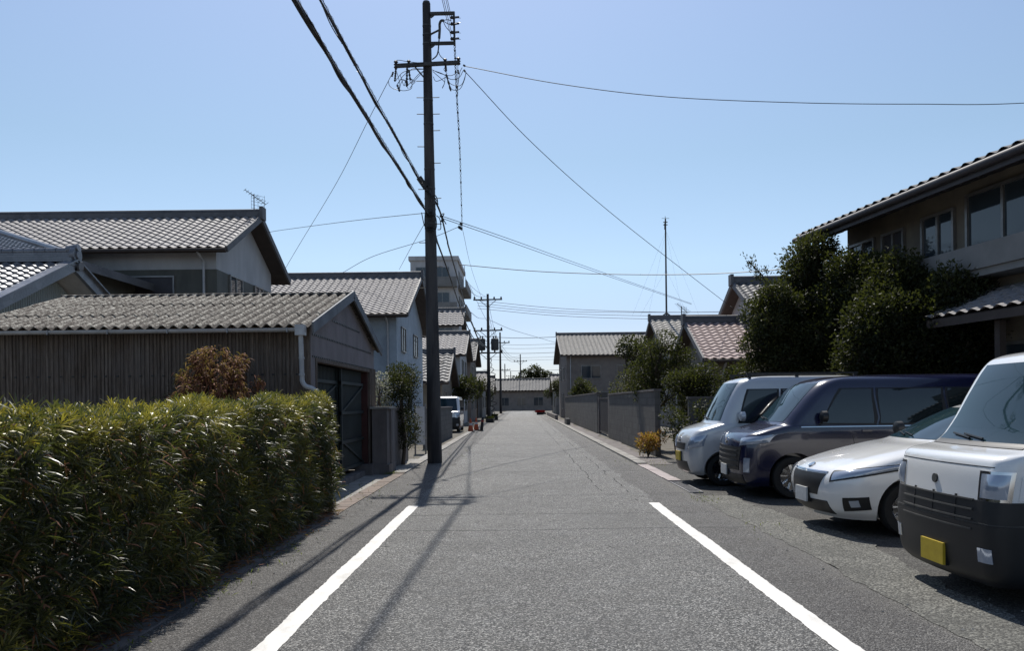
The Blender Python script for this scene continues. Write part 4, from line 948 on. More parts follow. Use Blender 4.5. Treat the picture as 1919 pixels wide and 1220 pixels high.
# ---------------------------------------------------------------- utility poles
Yp = 20.3
def near_pole():
    base = P(815, 868, Yp); base.z = 0; top = P(799, 6, Yp)
    t = thing('utility_pole', base, 'tall dark concrete utility pole with crossarm and bracket frame at the left roadside', 'utility pole', 'utility poles along the left side')
    ax = lambda z: base.lerp(top, z/top.z)
    mb = MB(); n = 24; mb.tube([ax(top.z*i/n-(.1 if i == 0 else 0)) for i in range(n+1)], [.185-.085*i/n for i in range(n+1)], 20); mb.build('shaft', M['pole'], t)
    mb = MB(); c = ax(top.z); mb.tube([c-Vector((0, 0, .01)), c+Vector((0, 0, .05))], [.103, .085], 20); mb.build('cap', M['pole_metal'], t)
    Zof = lambda v: P(799, v, Yp).z
    for v in (48, 65, 82, 120, 187, 232, 317, 353, 372, 392, 402, 420, 428, 483):
        z = Zof(v); a = ax(z); r = .185-.085*z/top.z+.006
        MB().tube([a-Vector((0, 0, .018)), a+Vector((0, 0, .018))], r, 20).build('band', M['pole_metal'], t)
    for i, (v, s) in enumerate(((152, -1), (183, -1), (183, 1), (214, -1), (214, 1), (245, 1), (275, -1), (306, 1), (355, -1), (372, 1), (420, 1), (455, -1), (500, 1), (540, -1), (585, 1), (630, -1), (680, 1))):
        a = ax(Zof(v)); MB().tube([a+Vector((s*.08, -.02, 0)), a+Vector((s*.29, -.03, 0))], .010, 6).build('step_bolt', M['pole_metal'], t)
    # bracket frame
    f = MB(); yo = -.05
    A = lambda u, v, dy=yo: P(u, v, Yp+dy)
    f.bar(A(806, 25), A(852, 24), .07, .07).bar(A(807, 81), A(852, 80), .07, .07).bar(A(850.5, 22), A(852, 85), .05, .05)
    f.bar(A(807, 32), A(814, 26), .03, .05).bar(A(808, 88), A(815, 82), .03, .05); f.build('bracket_frame', M['pole_metal'], t)
    def insul(a, b, r, name='insulator', k=4, m='porcelain'):
        a, b = Vector(a), Vector(b); mb = MB(); n = k*2; pts = []; rs = []
        for i in range(n+1): pts.append(a.lerp(b, i/n)); rs.append(r if i % 2 else r*.5)
        mb.tube(pts, rs, 10); return mb.build(name, M[m], t)
    for v in (32, 44, 60, 72):
        insul(A(851, v, -.09), A(845, v, -.20), .045, k=2); insul(A(852, v, .03), A(860, v-1, .2), .03, k=3)
        MB().tube([A(851, v), A(863, v+(-3 if v == 44 else 1), .3)], .007, 5).build('pin', M['steel'], t)
    # pipe with goose neck and its cables
    f = MB(); f.tube(catmull([A(823, 71, -.2), A(824, 55, -.2), A(824, 44, -.2), A(827, 38, -.2), A(832, 38, -.2)], 5), .032, 10); f.build('riser_pipe', M['pole_metal'], t)
    f = MB().bar(A(806, 64, -.08), A(824, 55, -.18), .035, .035); f.build('pipe_bracket', M['pole_metal'], t)
    f = MB()
    f.tube(catmull([A(830, 38, -.2), A(838, 36, -.2), A(846, 38, -.2)], 5), .009, 6); f.tube(catmull([A(830, 38, -.2), A(838, 43, -.2), A(846, 46, -.2)], 5), .009, 6)
    f.tube(catmull([A(830, 38, -.2), A(836, 50, -.25), A(846, 61, -.2)], 5), .009, 6)
    f.tube(catmull([A(823, 71, -.2), A(822, 85, -.2), A(821, 95, -.2), A(818, 104, -.18), A(810, 111, -.15)], 5), .018, 6)
    f.tube(catmull([A(821, 93, -.2), A(824, 102, -.2), A(829, 108, -.2), A(835, 112, -.2)], 5), .009, 6); f.build('riser_cable', M['wire'], t)
    # crossarm
    MB().bar(A(740, 123, -.14), A(862, 116.5, -.14), .085, .085).build('crossarm', M['pole_metal'], t)
    MB().bar(A(775, 121.5, -.08), A(799, 150, -.05), .03, .03).build('arm_brace', M['pole_metal'], t)
    for (u, v0, v1, r) in ((742, 128, 113, .06), (766, 126, 112, .055), (834, 122, 109, .055), (859, 121, 107, .06)): insul(A(u, v0, -.14), A(u, v1, -.14), r, k=3)
    for (u, v, u2, v2) in ((742, 127, 740, 152), (763, 126, 762, 162), (835, 121, 836, 133)): insul(A(u, v, -.16), A(u2, v2, -.18), .032, 'hanging_insulator', 6)
    for (u, v, u2, v2) in ((766, 130, 769, 150), (762, 150, 764, 160), (836, 138, 845, 170), (744, 158, 749, 171), (737, 134, 734, 143), (858, 130, 859, 138), (868, 121, 872, 123.5), (869, 130, 872, 134)): insul(A(u, v, -.2), A(u2, v2, -.2), .03, 'dead_end_clamp', 3)
    f = MB()
    jl = [[(741, 118), (745, 112), (765, 115), (795, 118)], [(743, 133), (748, 150), (750, 168), (770, 166), (772, 150)], [(742, 150), (755, 135), (775, 130), (796, 129)], [(763, 160), (774, 150), (785, 138), (796, 131)], [(768, 130), (768, 150), (772, 155), (784, 143), (796, 131)],
          [(748, 168), (738, 166), (730, 160), (728, 152)], [(744, 158), (752, 148), (760, 150), (768, 147), (775, 153)], [(765, 166), (758, 150), (752, 154), (749, 165)], [(810, 130), (825, 137), (845, 141), (859, 133)], [(811, 131), (830, 138), (845, 148), (860, 145), (868, 132)],
          [(811, 133), (820, 141), (828, 148), (833, 154), (829, 164)], [(812, 143), (816, 151), (824, 150), (835, 144)], [(836, 141), (840, 152), (850, 159), (865, 158), (874, 135)], [(845, 165), (850, 168), (862, 166), (870, 150), (873, 136)], [(800, 129), (785, 128), (772, 129), (755, 142), (747, 155)],
          [(838, 137), (832, 130), (834, 125)], [(834, 143), (833, 155), (829, 165)], [(750, 140), (757, 160), (760, 150)], [(770, 147), (778, 152), (773, 158), (768, 165)], [(866, 126), (862, 134), (860, 146), (856, 172)]]
    for q in jl: f.tube(catmull([A(u, v, -.2+.06*math.sin(u)) for u, v in q], 6), .0075, 5)
    f.build('jumper_cable', M['wire'], t)
    # splice box on the upper cable bundle, cable clutter
    a, b = A(786, 334, -.25), A(797, 350, -.2); MB().obox((a+b)/2, (b-a)*.55, Vector((0, .07, 0)), (b-a).cross(Vector((0, 1, 0))).normalized()*.07).build('splice_box', M['black'], t)
    f = MB()
    for q in ([(799, 362), (809, 368), (816, 366), (820, 378), (812, 384)], [(803, 395), (797, 400), (797, 425), (806, 433), (814, 428)], [(806, 400), (816, 406), (818, 425), (812, 430), (803, 428)], [(812, 368), (818, 375), (821, 383), (816, 379)], [(826, 402), (832, 400), (830, 408), (836, 420)], [(818, 404), (824, 410), (826, 428), (820, 430)], [(790, 398), (794, 418), (798, 428)]): f.tube(catmull([A(u, v, -.2) for u, v in q], 6), .012, 6)
    for (u0, u1, v) in ((798, 812, 398), (798, 813, 405), (799, 812, 426), (799, 813, 432)): f.tube([A(u0, v, -.17), A(u1, v-1, -.17)], .02, 6)
    f.build('cable_slack', M['wire'], t)
    for k, (u, v) in enumerate(((827, 405), (829, 414), (864, 420), (864, 428), (861, 426))):
        a = P(u, v, Yp-.1 if k < 2 else 34); s = 1 if k < 2 else 1.7; MB().obox(a, (.03*s, 0, -.02*s), (0, .03*s, 0), (.012*s, 0, .03*s)).build('clamp', M['black'], t)
    # number plate lower down, faded
    return t
near_pole()

def far_pole(u, vt, Y, label, double=True, trans=True):
    top = P(u, vt, Y); x = top.x; H = top.z
    t = thing('utility_pole', (x, Y, 0), label, 'utility pole', 'utility poles along the left side')
    MB().tube([(x, Y, -.1), (x, Y, H)], [.19, .11], 12).build('shaft', M['pole'], t)
    for k, dz in enumerate((.9, 5.0/1.0*1.0) if False else ((.75, 4.6, 7.4) if double else (2.0 if H > 10 else .6,))):
        z = H-dz*.75
        MB().bar((x-1.35, Y-.15, z), (x+1.35, Y-.15, z+.03), .12, .12).build('crossarm', M['pole_metal'], t)
        for s in (-1.25, -.6, .6, 1.25): MB().tube([(x+s, Y-.15, z+.06), (x+s, Y-.15, z+.16), (x+s, Y-.15, z+.3)], [.05, .09, .04], 8).build('insulator', M['porcelain'], t)
        MB().bar((x-.8, Y-.1, z), (x, Y-.1, z-.7), .05, .05).bar((x+.8, Y-.1, z), (x, Y-.1, z-.7), .05, .05).build('arm_brace', M['pole_metal'], t)
    if trans:
        for s in (-1, 1):
            c = Vector((x+s*.62, Y-.2, H-4.75)); MB().tube([c+Vector((0, 0, -.55)), c+Vector((0, 0, -.5)), c+Vector((0, 0, .5)), c+Vector((0, 0, .55))], [.3, .36, .36, .3], 16).tube([c+Vector((.1, 0, .55)), c+Vector((.1, 0, .8))], .06, 8).tube([c+Vector((-.12, 0, .55)), c+Vector((-.12, 0, .8))], .06, 8).build('transformer', M['pole_metal'], t)
        f = MB()
        for k in range(14):
            z = H-6-k*.45; f.tube(catmull([(x+.2, Y-.2, z), (x+.7*random.random()+.2, Y-.3, z-.2), (x+.2, Y-.2, z-.5)], 4), .03, 5)
        f.build('cable_slack', M['wire'], t)
    return t
far_pole(914, 551, 75, 'second utility pole down the road carrying two transformers')
far_pole(937, 623, 113, 'third utility pole down the road with one plain crossarm', False, False)
far_pole(975, 664, 165, 'fourth utility pole standing near the dark tree at the road end', False, False)
far_pole(957, 696, 240, 'tiny utility pole farthest away between the third and fourth poles', False, False)
far_pole(946, 682, 195, 'small distant utility pole just left of the farthest one', False, False)

# ---------------------------------------------------------------- wires
def wire(name, label, pts, r=.008, k=10, m='wire', cat='overhead wire'):
    mb = MB(); mb.tube(catmull(pts, k), r, 6); return tag(mb.build(name, M[m]), label, cat)
def bundle(label, pts, r=.024, far=None):
    t = thing('cable_bundle', pts[0], label, 'overhead cable'); cp = catmull(pts, 40)
    # resample
    dist = [0]
    for a, b in zip(cp, cp[1:]): dist.append(dist[-1]+(b-a).length)
    L = dist[-1]; N = int(L/.08); q = []; j = 0
    for i in range(N+1):
        s = L*i/N
        while j < len(dist)-2 and dist[j+1] < s: j += 1
        q.append(cp[j].lerp(cp[j+1], (s-dist[j])/max(1e-6, dist[j+1]-dist[j])))
    up = Vector((0, 0, 1)); 
    for k, (rr, off, ph, f) in enumerate(((r*.8, .0, 0, .3), (r*.6, .022, 1.5, .45), (r*.4, .03, 3.4, .7))):
        mb = MB(); mb.tube([p+Vector((off*math.cos(i*.08*f*3+ph), 0, off*math.sin(i*.08*f*3+ph)-.01)) for i, p in enumerate(q)], rr, 6); mb.build('cable', M['wire'], t)
    mb = MB(); mb.tube([p+up*.05 for p in q[::4]]+[q[-1]+up*.05], .006, 5); mb.build('messenger_wire', M['grey_wire'], t)
    mb = MB(); hx = []
    for i, p in enumerate(q):
        for s in range(3): a = (i*3+s)*.62; pp = p.lerp(q[min(i+1, N)], s/3); hx.append(pp+Vector((.03*math.cos(a), 0, .012+.042*math.sin(a))))
    mb.tube(hx, .0025, 3); mb.build('spiral_hanger', M['grey_wire'], t)
V = Vector
bundle('thick lower bundle of black cables running overhead from the near pole to the top left', [P(803, 402, 20.05), V((-2.36, 12.4, 6.0)), V((-2.43, 8.9, 5.98)), V((-2.6, 0, 6.05)), V((-2.9, -14, 6.6))], .026)
bundle('upper bundle of black cables with splice box reaching the near pole from above', [P(807, 362, 20.05), P(790, 342, 19.3), V((-2.48, 13.5, 6.8)), V((-2.52, 10.4, 6.74)), V((-2.7, 0, 6.85)), V((-2.95, -14, 7.4))], .02)
wire('overhead_wire', 'thin black wire running just beside the thick lower cable bundle', [P(800, 398, 20.1), P(690, 225, 12.7), P(556, 0, 8.95), V((-2.8, 0, 6.2)), V((-3.0, -14, 6.6))], .007)
wire('cable_bundle', 'dark cable leaving the near pole down the road on its right side', [P(809, 365, 20.4), P(822, 390, 21.3), P(829, 412, 22.8), P(838, 450, 25.5), P(848, 487, 28.5), V((-2.9, 50, 6.3)), V((-3.0, 75, 7.2))], .026, cat='overhead cable')
wire('cable_bundle', 'dark cable emerging low behind the near pole toward the second pole', [P(812, 420, 20.5), P(820, 455, 22.5), P(832, 487, 25.2), V((-2.95, 50, 5.7)), V((-3.0, 75, 6.6))], .026, cat='overhead cable')
for i, v in enumerate((32, 44, 60, 72)):
    a = P(846, v, Yp-.2); wire('high_voltage_wire', ['topmost', 'second', 'third', 'lowest'][i]+' wire from the bracket frame passing out over the camera', [a, V((a.x-.25, 3, a.z-.55)), V((a.x-.55, -14, a.z-.05))], .0075, 14)
o_ = thing('twisted_wire', P(852, 84, 20.3), 'knotted dark wire dropping from the bracket frame right of the near pole', 'overhead wire')
cp_ = catmull([P(852, 84, 20.3), P(856, 178, 22.3), P(862, 290, 27), P(866, 426, 35)], 60)
MB().tube([q+Vector((.022*math.sin(i*.9), 0, 0)) for i, q in enumerate(cp_)], .009, 6).build('wire', M['wire'], o_); MB().tube([q+Vector((-.022*math.sin(i*.9), 0, 0)) for i, q in enumerate(cp_)], .007, 6).build('wire', M['wire'], o_)
for i in range(6, len(cp_)-2, 9): MB().tube([cp_[i], cp_[i+1].lerp(cp_[i], .4)], .026, 6).build('tie', M['wire'], o_)
wire('overhead_wire', 'slim wire from the crossarm end alongside the knotted drop wire', [P(858, 122, 20.3), P(858, 178, 22.3)], .007)
wire('overhead_wire', 'pale slim wire continuing from the knotted wire toward the second pole', [P(866, 426, 35), P(884, 505, 48), P(905, 566, 74)], .009, m='grey_wire')
wire('service_wire', 'wire sloping from the left crossarm end down to the long house roof', [P(733, 141, 20.1), P(690, 225, 22), P(632, 340, 26), P(560, 460, 30), P(520, 528, 31.4)], .0075, m='grey_wire')
wire('service_wire', 'nearly level wire from the near pole left to the long house', [P(797, 399, 20.2), P(665, 413, 24), P(535, 430, 28), P(498, 436, 29)], .0075, m='grey_wire')
wire('service_wire', 'wire sloping down left behind the near pole to the blue house ridge', [P(864, 423, 34.8), P(805, 447, 35.2), P(700, 480, 36.5), P(640, 512, 37)], .011, m='grey_wire')
wire('service_wire', 'faint steep wire descending left of the near pole to the blue house', [P(795, 420, 20.3), P(775, 455, 24), P(748, 505, 33)], .007, m='grey_wire')
wire('overhead_wire', 'long sagging wire from the right crossarm end across the sky to the right', [P(872, 123.5, 20.1), P(1050, 157, 19.9), P(1250, 181, 19.7), P(1500, 192, 19.5), P(1720, 194.5, 19.3), P(1930, 192, 19.0), P(2400, 160, 18.5)], .009)
wire('service_wire', 'wire falling diagonally from the right crossarm end to the mauve gable house', [P(872, 134, 20.1), P(1000, 270, 22.5), P(1150, 403, 26), P(1345, 556, 31.5), P(1375, 578, 31.8)], .009)
for k in (0, 1): wire('service_wire', ('upper' if k == 0 else 'lower')+' of two close wires sloping right toward the guyed mast', [P(832, 406+4*k, 20.5), P(950, 446+5*k, 26), P(1100, 500+4*k, 35), P(1296, 569+1.5*k, 46)], .0095, m='grey_wire')
wire('overhead_wire', 'level wire crossing from behind the near pole to the thin branch on the right', [P(862, 496, 27.5), P(1000, 508, 27), P(1150, 514, 26), P(1300, 514, 24.5), P(1425, 508, 23), P(1560, 495, 21.5)], .012)
wire('overhead_wire', 'slim wire curving down from the level wire toward the second pole', [P(870, 498, 28), P(874, 525, 34), P(893, 545, 50), P(910, 556, 74)], .010, m='grey_wire')
for i, (v0, v1, v2) in enumerate(((563, 578, 585), (568, 583, 585.5), (573, 587, 592), (578, 592, 598))):
    wire('distant_wire', ['highest', 'second highest', 'third highest', 'lowest'][i]+' of four faint wires running right from the second pole', [P(895, v0, 75), P(1050, v1, 74), P(1240, v2, 72), P(1420, v2-2, 70)], .02, m='grey_wire')
for i, (u0, v0, u1, v1, Y) in enumerate(((880, 545, 912, 556, 74), (882, 585, 912, 597, 74), (880, 535, 935, 640, 100))): wire('distant_wire', ['slack wire reaching the top of the second pole', 'slack wire reaching the transformers of the second pole', 'slack wire slanting past the second pole to the third'][i], [P(u0, v0, Y*.6), P((u0+u1)/2, (v0+v1)/2+5, Y*.8), P(u1, v1, Y)], .015, m='grey_wire')
wire('distant_wire', 'wire from the second pole sloping down right across the open sky', [P(918, 600, 75), P(960, 618, 85), P(1020, 636, 100), P(1060, 648, 110)], .02, m='grey_wire')
for i, v in enumerate((632, 645, 652, 661, 669, 674, 694)): wire('distant_wire', ['first', 'second', 'third', 'fourth', 'fifth', 'sixth', 'seventh'][i]+' from the top of the distant wires crossing between the third and fourth poles', [P(905, v-1, 112+8*i), P(975, v+1.5, 115+8*i), P(1060, v-1, 118+8*i)], .022 if i % 3 else .034, m='grey_wire')
for i, (u0, v0) in enumerate(((914, 560), (914, 583), (914, 603))):
    wire('distant_wire', ['top', 'middle', 'bottom'][i]+' wire linking the second pole and the third pole', [P(u0, v0, 75), P(926, (v0+648)/2+12, 94), P(937, 645+i*6, 113)], .018); wire('distant_wire', ['top', 'middle', 'bottom'][i]+' wire linking the third pole and the fourth pole', [P(937, 645+i*6, 113), P(958, 668+i*5, 138), P(975, 667+i*4, 165)], .02)
wire('cable_bundle', 'heavy far cable sagging behind the apartment block to the second pole', [V((-3.0, 50, 6.6)), V((-3.1, 62, 6.3)), P(912, 650, 75)], .05, cat='overhead cable')

# guyed mast
def mast():
    b = P(1249, 590, 50); tp = P(1247, 410, 50)
    t = thing('radio_mast', b, 'tall thin guyed radio mast standing on the grey house right of the road', 'mast')
    MB().tube([b-V((0, 0, .2)), tp], [.06, .045], 8).build('mast_tube', M['pole_metal'], t)
    f = MB(); 
    for v, w_ in ((409, 7), (416, 4), (421, 4)): a = P(1247, v, 50); s = w_/30; f.tube([a-V((s, 0, 0)), a+V((s, 0, 0))], .03 if v > 410 else .012, 6)
    a = P(1245.5, 418, 50); f.tube([a, P(1245.5, 430, 50)], .025, 6); f.tube([tp, P(1246.5, 405, 50)], .015, 6); f.build('antenna', M['pole_metal'], t)
    f = MB(); f.tube([b+V((-.3, 0, -.1)), b+V((0, 0, .12)), b+V((.3, 0, -.1))], .05, 6); f.build('mount', M['pole_metal'], t)
    g = MB()
    for v, us in ((432, (1185, 1310)), (432, (1215, 1280)), (505, (1200, 1290))):
        for k, u in enumerate(us): g.tube([P(1248, v, 50), P(u, 592, 50+(k*4-2))], .0035, 3)
    g.build('guy_wires', M['grey_wire'], t)
mast()
aerial(tuple(P(1277, 590, 40)), .42, 'small aerial poking above the dark garden tree near the mast', 1.0)

# ---------------------------------------------------------------- vehicles
class Car:
    """body = stack of horizontal slices; nose at local x=0, tail at +x, y across; patches are laid on the skin by (s, z):
    s = distance round the skin from the front centre line"""
    def __init__(s, prof, bow=.12, rc=.22, rbow=.05):
        k = np.array(prof, float); n = len(k); tt = np.arange(n); T = np.linspace(0, n-1, (n-1)*7+1)
        def cm(col):
            p = k[:, col]; q = np.concatenate([[2*p[0]-p[1]], p, [2*p[-1]-p[-2]]]); o = []
            for t in T:
                i = min(int(t), n-2); f = t-i; a, b, c, d = q[i], q[i+1], q[i+2], q[i+3]
                m1 = (c-a)/2; m2 = (d-b)/2; lo = 3*(c-b)
                if (c-b)*m1 < 0: m1 = 0
                if (c-b)*m2 < 0: m2 = 0
                if abs(m1) > abs(lo): m1 = lo
                if abs(m2) > abs(lo): m2 = lo
                o.append((2*f**3-3*f*f+1)*b+(f**3-2*f*f+f)*m1+(-2*f**3+3*f*f)*c+(f**3-f*f)*m2)
            return np.array(o)
        s.z, s.xf, s.xr, s.w = [cm(i) for i in range(4)]
        s.rc = np.minimum(rc, s.w*.7); s.bow = bow; s.rbow = rbow
    def at(s, z): return [float(np.interp(z, s.z, a)) for a in (s.xf, s.xr, s.w, s.rc)]
    def skin(s, ss, z):
        xf, xr, w, rc = s.at(z); sg = 1 if ss >= 0 else -1; q = abs(ss); yc = w-rc
        if q <= yc: x = xf+s.bow*(q/w)**2; n = V((-1, sg*.35*q/w, 0)); y = q
        else:
            x0 = xf+s.bow*(yc/w)**2; q -= yc; A = rc*PI/2
            if q < A: a = q/rc; x = x0+rc*(1-math.cos(a)); y = yc+rc*math.sin(a); n = V((-math.cos(a), math.sin(a), 0))
            else: x = x0+rc+(q-A); y = w; n = V((0, 1, 0))
        n.y = abs(n.y)*sg
        # slope of the skin
        e = .01; z2 = min(z+e, s.z[-1]); z1 = max(z-e, s.z[0]); f2, _, w2, _ = s.at(z2); f1, _, w1, _ = s.at(z1)
        dn = (abs(n.x)*(f2-f1)+abs(n.y)*(w1-w2))/(z2-z1); n = (n.normalized()+V((0, 0, dn))).normalized()
        return V((x, y*sg, z)), n
    def s_of_x(s, x, z):
        xf, xr, w, rc = s.at(z); yc = w-rc; x0 = xf+s.bow*(yc/w)**2
        return yc+rc*PI/2+(x-x0-rc)
    def body(s):
        mb = MB(); rings = []
        for i in range(len(s.z)):
            xf, xr, w, rc = s.xf[i], s.xr[i], s.w[i], s.rc[i]; yc = w-rc; ring = []
            half = [(xf+s.bow*(y/w)**2, y) for y in np.linspace(0, yc, 9)]; x0 = half[-1][0]
            half += [(x0+rc*(1-math.cos(a)), yc+rc*math.sin(a)) for a in np.linspace(0, PI/2, 8)[1:]]
            xe = xr-s.rbow; r2 = min(rc*.7, (xe-x0-rc)*.45)
            half += [(x, w) for x in np.linspace(x0+rc, xe-r2, 16)[1:]]
            half += [(xe-r2+r2*math.sin(a), w-r2+r2*math.cos(a)) for a in np.linspace(0, PI/2, 6)[1:]]
            half += [(xe+s.rbow*(1-(y/w)**2), y) for y in np.linspace(w-r2, 0, 6)[1:]]
            ring = [(x, y, s.z[i]) for x, y in half]+[(x, -y, s.z[i]) for x, y in half[-2:0:-1]]
            rings.append(ring)
        n = len(rings[0]); vs = [p for r in rings for p in r]; m = len(rings)
        fs = [(j*n+i, (j+1)*n+i, (j+1)*n+(i+1) % n, j*n+(i+1) % n) for j in range(m-1) for i in range(n)]
        fs += [tuple(range(n)), tuple(range((m-1)*n, m*n))[::-1]]
        mb.add(vs, fs, True); return mb
    def patch(s, mb, c, off=.005, nu=14, nv=5, skirt=.02, raise_=0):
        "c: four (s,z) corners bl, br, tr, tl; becomes a thin lid with rim"
        top = []
        for j in range(nv+1):
            for i in range(nu+1):
                u, v = i/nu, j/nv
                ss = (1-v)*((1-u)*c[0][0]+u*c[1][0])+v*((1-u)*c[3][0]+u*c[2][0]); zz = (1-v)*((1-u)*c[0][1]+u*c[1][1])+v*((1-u)*c[3][1]+u*c[2][1])
                p, n = s.skin(ss, zz); top.append((p+n*(off+raise_*math.sin(PI*u)*math.sin(PI*v)), n))
        k = nu+1; vs = [p for p, n in top]; fs = [(j*k+i, j*k+i+1, (j+1)*k+i+1, (j+1)*k+i) for j in range(nv) for i in range(nu)]
        rim = [i for i in range(k)]+[j*k+nu for j in range(1, nv+1)]+[nv*k+i for i in range(nu-1, -1, -1)]+[j*k for j in range(nv-1, 0, -1)]
        b = len(vs); vs = vs+[top[i][0]-top[i][1]*skirt for i in rim]; m = len(rim)
        fs += [(rim[i], b+i, b+(i+1) % m, rim[(i+1) % m]) for i in range(m)]
        mb.add(vs, fs, True)

def wheel(mbs_parent, x, y, r, side, w_=.18):
    "side = +1 outer face toward +y"
    def ring(c, prof, n=28):
        mb = MB(); vs = []
        for (rr, yy) in prof:
            for k in range(n): a = 2*PI*k/n; vs.append((x+rr*math.cos(a), y+side*yy, r+rr*math.sin(a)))
        m = len(prof); mb.add(vs, [(j*n+k, j*n+(k+1) % n, (j+1)*n+(k+1) % n, (j+1)*n+k) for j in range(m-1) for k in range(n)], True); return mb
    rim = r*.66
    ty = ring(0, [(rim, -w_), (r*.93, -w_), (r, -w_*.8), (r, -.03), (r*.95, -.005), (rim*1.1, 0), (rim, -.015)]).build('tyre', M['rubber'], mbs_parent, local=True)
    rb = ring(0, [(rim, -.012), (rim*.92, -.03), (rim*.9, -.06), (.005, -.065)])
    for k in range(10):
        a = 2*PI*k/10; d = V((math.cos(a), 0, math.sin(a))); n_ = V((-math.sin(a), 0, math.cos(a))); c = V((x, y-side*.035, r)); rb.obox(c+d*rim*.52, d*rim*.42, n_*.02, V((0, .016, 0)))
    rb.tube([(x, y-side*.06, r), (x, y-side*.012, r)], .045, 12); rb.build('rim', M['chrome'], mbs_parent, local=True)

def make_car(name, loc, rz, label, cat, car, paint, wheels, wr, half_w, windows, ws, extra, group='vehicles parked nose to the road on the right'):
    t = thing(name, loc, label, cat, group, rz)
    tmp = bpy.data.objects.new('tmp', None)
    bd = car.body().build('body', paint, t, local=True, normals=True)
    # wheel arches cut out with a boolean
    cut = MB()
    for wx in wheels:
        for sg in (-1, 1):
            cut.tube([(wx, sg*(half_w-.26), wr), (wx, sg*(half_w+.2), wr)], wr+.055, 36)
    co = cut.build('cutter', M['black'], None, normals=True)
    co.matrix_world = Matrix.Identity(4); keep_inv = bd.matrix_parent_inverse.copy(); bd.parent = None
    md = bd.modifiers.new('b', 'BOOLEAN'); md.object = co; md.operation = 'DIFFERENCE'; md.solver = 'EXACT'
    bpy.context.view_layer.update(); dg = bpy.context.evaluated_depsgraph_get()
    me = bpy.data.meshes.new_from_object(bd.evaluated_get(dg)); bd.modifiers.clear()
    if len(me.polygons) > 50: bd.data = me
    bpy.data.objects.remove(co); bd.parent = t; bpy.data.objects.remove(tmp)
    me = bd.data; me.polygons.foreach_set('use_smooth', [True]*len(me.polygons)); me.set_sharp_from_angle(angle=R(38))
    me.materials.clear(); me.materials.append(paint); me.polygons.foreach_set('material_index', [0]*len(me.polygons))
    ub = MB().box(.25, car.xr.max()-.25, -(half_w-.3), half_w-.3, .17, .32); ub.build('underbody', M['black'], t, local=True)
    for wx in wheels:
        for sg in (-1, 1):
            w0 = bpy.data.objects.new('wheel', None); C.objects.link(w0); w0.parent = t; wheel(w0, wx, sg*(half_w-.012), wr, sg)
    # windscreen
    zb, zt, hb, ht = ws
    mb = MB(); car.patch(mb, [(-hb, zb), (hb, zb), (ht, zt), (-ht, zt)], .004, 20, 10); wsx = mb.build('windscreen', M['ws'], t, local=True)
    mb = MB(); p0, n0 = car.skin(0, zb+.03)
    for sgn in (-1, 1):
        a, na = car.skin(sgn*hb*.15, zb+.02); b, nb = car.skin(sgn*(hb*.15)+hb*.5, zb+.05); mb.tube([a+na*.02, b+nb*.02], .009, 5)
    mb.build('wiper', M['black'], wsx, local=True)
    def sidep(name, quad, m, off=.004, par=None, skirt=.02, both=True, raise_=0):
        for sg in ((-1, 1) if both else (1,)):
            mb = MB(); c = [(sg*car.s_of_x(x, z), z) for x, z in quad]; car.patch(mb, c, off, 14, 5, skirt, raise_); mb.build(name, m, par or t, local=True)
    for q in windows:
        (x0, zb0), (x1, zb1), (x2, zt1), (x3, zt0) = q; e = .035
        sidep('window_trim', [(x0-e, zb0-e*.7), (x1+e, zb1-e*.7), (x2+e, zt1+e*.5), (x3-e, zt0+e*.5)], M['black'], .004)
        sidep('window', q, M['carglass'], .009)
    # door shut lines, sills, mirrors, handles
    xs = sorted({round(q[1][0]+.045, 3) for q in windows[:-1]})
    for x in xs: sidep('door_seam', [(x, .32), (x+.008, .32), (x+.008, windows[0][0][1]-.03), (x, windows[0][0][1]-.03)], M['black'], .0015, skirt=.004)
    for x in xs:
        for sg in (-1, 1):
            p, n = car.skin(sg*car.s_of_x(x-.16, windows[0][0][1]-.12), windows[0][0][1]-.12); mb = MB(); mb.obox(p+n*.02, V((.075, 0, 0)), V((0, .012, 0)), V((0, 0, .012))); mb.build('door_handle', paint, t, local=True)
    for sg in (-1, 1):
        x = windows[0][0][0]+.02; z = windows[0][0][1]+.06; p, n = car.skin(sg*car.s_of_x(x, z), z); mb = MB(); c = p+V((0, sg*.11, .04))
        mb.tube([p, c], .014, 6); mb.tube([c-V((.06, 0, 0)), c-V((.04, 0, 0)), c+V((.03, 0, 0)), c+V((.045, 0, 0))], [.05, .085, .09, .07], 12); mb.build('mirror', M['black'] if paint is not M['silver'] else paint, t, local=True)
    sidep('sill', [(wheels[0]+wr+.07, .2), (wheels[1]-wr-.07, .2), (wheels[1]-wr-.07, .3), (wheels[0]+wr+.07, .3)], M['black'], .006)
    for sg in (-1, 1):   # tail lamps
        zb_ = windows[0][0][1]; xr, w = float(np.interp(zb_, car.z, car.xr)), float(np.interp(zb_, car.z, car.w))
        MB().box(xr-.12, xr-.012, sg*(w-.12), sg*(w+.004), zb_-.3, zb_+.12).build('tail_lamp', M['red'], t, local=True)
    extra(t, car, sidep)
    return t

def fpatch(t, car, name, c, m, off=.006, mirror=False, raise_=0, nu=14, nv=5, par=None, skirt=.02):
    out = []
    for sg in ((1, -1) if mirror else (1,)):
        mb = MB(); cc = [(sg*a, z) for a, z in c]; car.patch(mb, cc, off, nu, nv, skirt, raise_); out.append(mb.build(name, m, par or t, local=True))
    return out
def plate(t, car, z, m, y=0.0):
    p, n = car.skin(y, z); mb = MB().box(p.x-.035, p.x-.012, y-.165, y+.165, z-.0825, z+.0825); o = mb.build('number_plate', m, t, local=True); MB().box(p.x-.014, p.x+.06, y-.17, y+.17, z-.088, z+.088).build('plate_holder', M['black'], t, local=True); return o

